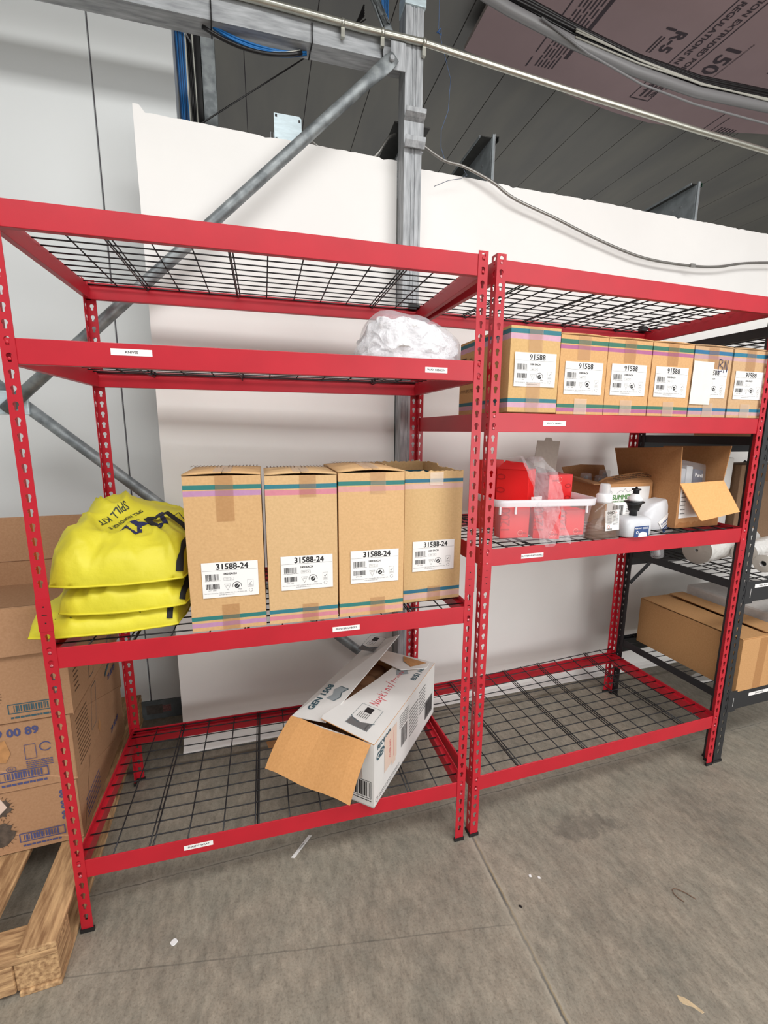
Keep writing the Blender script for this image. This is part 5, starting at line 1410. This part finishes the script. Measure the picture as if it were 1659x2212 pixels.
m = MB(); m.slab([(.0, -.001, h), (w, -.001, h+.006), (w+.012, -.072, h-.112), (.055, -.066, h-.140), (.046, -.062, h-.132)], .004, cardboard(226, 164, 104)); m.build('flap', cd_, label='light brown front flap folded down')
P = Print(); P.box((0, 0, -.0006), (.10, .125, 0), STICK); P.lines(.005, .01, .03, .11, 6, INKL, 5, fill=.2); P.put('carton_label', frame((.012, -.0012, .040), (1, 0, .03), (0, 0, 1)), cd_)
pk = empty('plastic_package', u2(.935, .14, ZS+.10), U2A, 'clear plastic package with a grey dispenser standing in the open carton', 'package', rot=(R(-8), R(9), U2A))
m = MB(); m.box((0, 0, 0), (.085, .05, .145), mat('light grey plastic', srgb(196, 198, 202), .35)); m.box((.088, .0, 0), (.125, .055, .160), mat('pale grey plastic', srgb(212, 214, 216), .3)); m.build('dispenser', pk, bevel=.004)
m = MB(); m.box((.126, -.006, .0), (.178, .045, .150), mat('dark label plastic', srgb(62, 66, 92), .3)); o_ = m.build('dark_panel', pk, bevel=.003)
P = Print(); P.text('Purell', .026, .125, .020, STICK, bold=.0009); P.lines(.012, .05, .044, .085, 5, flat(120, 120, 200), 4, fill=.5); P.put('print', frame((.126, -.0075, 0), (1, 0, 0), (0, 0, 1)), o_)
m = MB(); m.box((-.008, -.012, -.01), (.205, .065, .178), CLEAR); m.build('clear_shell', pk, bevel=.01)

# ------------------------------------------------------------------ things on the black rack (same frame)
kb = cardboard(186, 140, 92)
cbk = empty('cardboard_carton', u2(1.302, .004, .3355), U2A, 'long plain brown carton on the bottom shelf of the black rack', 'carton')
w, d, h = .30, .525, .242
m = MB(); m.box((0, 0, 0), (w, t, h), kb); m.box((0, d-t, 0), (w, d, h), kb); m.box((0, t, 0), (t, d-t, h), kb); m.box((w-t, t, 0), (w, d-t, h), kb); m.box((t, t, 0), (w-t, d-t, t), kb); m.build('body', cbk)
m = MB(); m.slab([(0, .0, h), (0, .0, h), (0, 0, h)], .001, kb) if False else None
m.slab([(0, 0, h), (w, 0, h), (w, .10, h-.006), (.0, .10, h-.012)], .0035, kb); m.build('flap', cbk)
m = MB(); m.slab([(0, d, h), (0, d-.15, h-.004), (w, d-.15, h), (w, d, h)], .0035, kb); m.build('flap', cbk)
m = MB(); m.slab([(0, .004, h+.0045), (.16, .004, h+.002), (.165, d-.20, h+.004), (.16, d-.01, h+.006), (0, d-.004, h+.0045)], .0035, kb); m.build('flap', cbk)
m = MB(); m.slab([(.17, .02, h+.010), (w, .0, h+.0045), (w, d, h+.0045), (.165, d-.03, h+.020)], .0035, kb); m.build('flap', cbk)
m = MB(); m.add([(.10, -.0012, .0), (.15, -.0012, .0), (.16, -.0012, h), (.11, -.0012, h)], [(0, 1, 2, 3)], TAPE); m.build('tape', cbk)
wf = empty('foam_block', u2(1.628, .06, .336), U2A, 'white foam box on the bottom shelf of the black rack behind the brown carton', 'foam box')
m = MB(); m.box((0, 0, 0), (.5, .48, .20), FOAM); m.box((.005, .005, .203), (.495, .475, .288), FOAM); m.build('foam_body', wf, bevel=.012)
m = MB(); m.poly([(.06, .30, .2865), (.20, .30, .2865), (.22, .36, .2865), (.07, .36, .2865)], TORN); m.build('tape_scrap', wf)
# film rolls
def roll(name, c, r, L, ang, core, label, grp=None):
    root = empty(name, u2(*c), U2A+R(ang), label, 'roll', grp)
    m = MB(); n = 40; vs = []; fs = []; k = 26
    for j in range(k+1):
        x = L*j/k
        for i in range(n):
            a = 2*math.pi*i/n; rr = r*(1+.045*noise.noise(Vector((x*28, math.cos(a)*2.2, math.sin(a)*2.2+r*90))))
            vs.append((x, rr*math.cos(a), r+rr*math.sin(a)))
    m.add(vs, [(j*n+i, (j+1)*n+i, (j+1)*n+(i+1) % n, j*n+(i+1) % n) for j in range(k) for i in range(n)], FILMW, True); m.build('film', root)
    for x in (0, L):
        m = MB(); s_ = -1 if x == 0 else 1
        ring = [(x, rr*math.cos(2*math.pi*i/n), r+rr*math.sin(2*math.pi*i/n)) for rr in (r*1.0, core) for i in range(n)]
        ring = [(p_[0]+s_*(.004 if q_ >= n else 0), p_[1], p_[2]) for q_, p_ in enumerate(ring)]
        m.add(ring, [(i, (i+1) % n, n+(i+1) % n, n+i) for i in range(n)], FILME, False)
        m.add([(x+s_*.002-s_*.02, core*math.cos(2*math.pi*i/n), r+core*math.sin(2*math.pi*i/n)) for i in range(n)], [tuple(range(n))], WIREB)
        m.add([(x+s_*.004, core*math.cos(2*math.pi*i/n), r+core*math.sin(2*math.pi*i/n)) for i in range(n)]+[(x-s_*.018, core*math.cos(2*math.pi*i/n), r+core*math.sin(2*math.pi*i/n)) for i in range(n)], [(i, (i+1) % n, n+(i+1) % n, n+i) for i in range(n)], STICK)
        m.build('roll_end', root)
    return root
roll('film_roll', (1.335, .285, .8435), .066, .50, 12, .007, 'fat roll of white plastic film lying on the black rack', 'film rolls on the black rack')
roll('film_roll', (1.50, .095, .8435), .040, .34, 12, .013, 'thin roll of white film nearest the front of the black rack', 'film rolls on the black rack')
roll('film_roll', (1.53, .200, .8435), .055, .36, 12, .016, 'medium roll of white film behind the thin one on the black rack', 'film rolls on the black rack')
bc = empty('cardboard_carton', u2(1.73, .40, .8435), U2A, 'tall dark brown carton standing on the black rack behind the film rolls', 'carton')
m = MB(); m.box((0, 0, 0), (.42, .16, .46), cardboard(128, 100, 76)); m.build('body', bc, bevel=.003)
m = MB(); m.box((.03, -.0008, .37), (.30, 0, .455), TAPE); m.build('tape', bc)
wc_ = empty('white_carton', u2(1.62, .435, .8435), U2A, 'white carton standing beside the tall dark brown carton on the black rack', 'carton')
m = MB(); m.box((0, 0, 0), (.10, .12, .32), FOAM); m.box((0, .0, .33), (.10, .12, .495), WC); m.build('body', wc_, bevel=.003)
uc = empty('cardboard_carton', u2(1.56, .05, 1.4475), U2A, 'brown carton on the upper shelf of the black rack, seen from below', 'carton')
m = MB(); m.box((0, 0, 0), (.5, .5, .22), cardboard(150, 116, 84)); m.build('body', uc, bevel=.003)
m = MB(); m.box((1.32, .18, 1.4475), (1.33, .5, 1.49), WPL) if False else None

# ------------------------------------------------------------------ litter on the floor
m = MB(); m.slab([(.610, .085, .0006), (.622, .080, .0006), (.690, .152, .003), (.678, .158, .0006)], .0004, STICK)
o = m.build('fallen_label'); tag(o, 'white paper strip label fallen on the floor in front of the left shelving', 'paper strip')
P = Print(); P.text('CHINA', 0, 0, .008, INK); P.put('print', frame((.650, .118, .0032), (.68, .73, 0), (-.73, .68, 0)), o)
def chip(pts, z, mt, label, cat, name):
    m = MB(); m.slab([(a, b, .0005) for a, b in pts], z, mt); o = m.build(name, bevel=.0008); tag(o, label, cat); return o
chip([(.267+.008*math.cos(a*.785)*(1.4 if a % 4 == 0 else 1), -.096+.010*math.sin(a*.785)) for a in range(8)], .003, WPL, 'small white oval chip on the floor below the left shelving', 'chip', 'white_chip')
chip([(1.575, -.565), (1.590, -.575), (1.600, -.590), (1.612, -.612), (1.604, -.613), (1.592, -.596), (1.574, -.585), (1.570, -.575)], .003, mat('dry leaf tan', srgb(196, 174, 140), .8, var=.1, scale=80), 'tan dry scrap on the floor at the bottom right', 'scrap', 'dry_scrap')
m = MB(); m.tube([(1.806, -.382, .002), (1.797, -.368, .003), (1.795, -.354, .003), (1.800, -.343, .004), (1.810, -.340, .004), (1.822, -.347, .003), (1.836, -.363, .003), (1.850, -.385, .002)], .0012, mat('rusty wire', srgb(112, 84, 66), .7), 6); o = m.build('bent_wire'); tag(o, 'small bent rusty wire on the floor at the lower right', 'wire')
chip([(1.376, -.186), (1.384, -.188), (1.386, -.180), (1.378, -.178)], .001, WPL, 'tiny white fleck on the floor right of the joint, the left one', 'fleck', 'white_fleck')
chip([(1.402, -.199), (1.412, -.200), (1.410, -.192), (1.403, -.191)], .001, WPL, 'tiny white fleck on the floor right of the joint, the right one', 'fleck', 'white_fleck')
chip([(1.290, -.262), (1.298, -.268), (1.300, -.260), (1.292, -.256)], .0015, BPL, 'tiny black crumb beside the floor joint', 'crumb', 'black_crumb')
chip([(.530, .715), (.60, .735), (.66, .66), (.62, .60), (.585, .65), (.545, .655)], .003, TORN, 'torn brown cardboard scrap on the floor behind the left shelving', 'scrap', 'cardboard_scrap')
chip([(3.02, .60), (3.16, .58), (3.20, .64), (3.10, .68), (3.03, .66)], .012, FOAM, 'broken white foam piece on the floor under the black rack', 'foam piece', 'foam_piece')
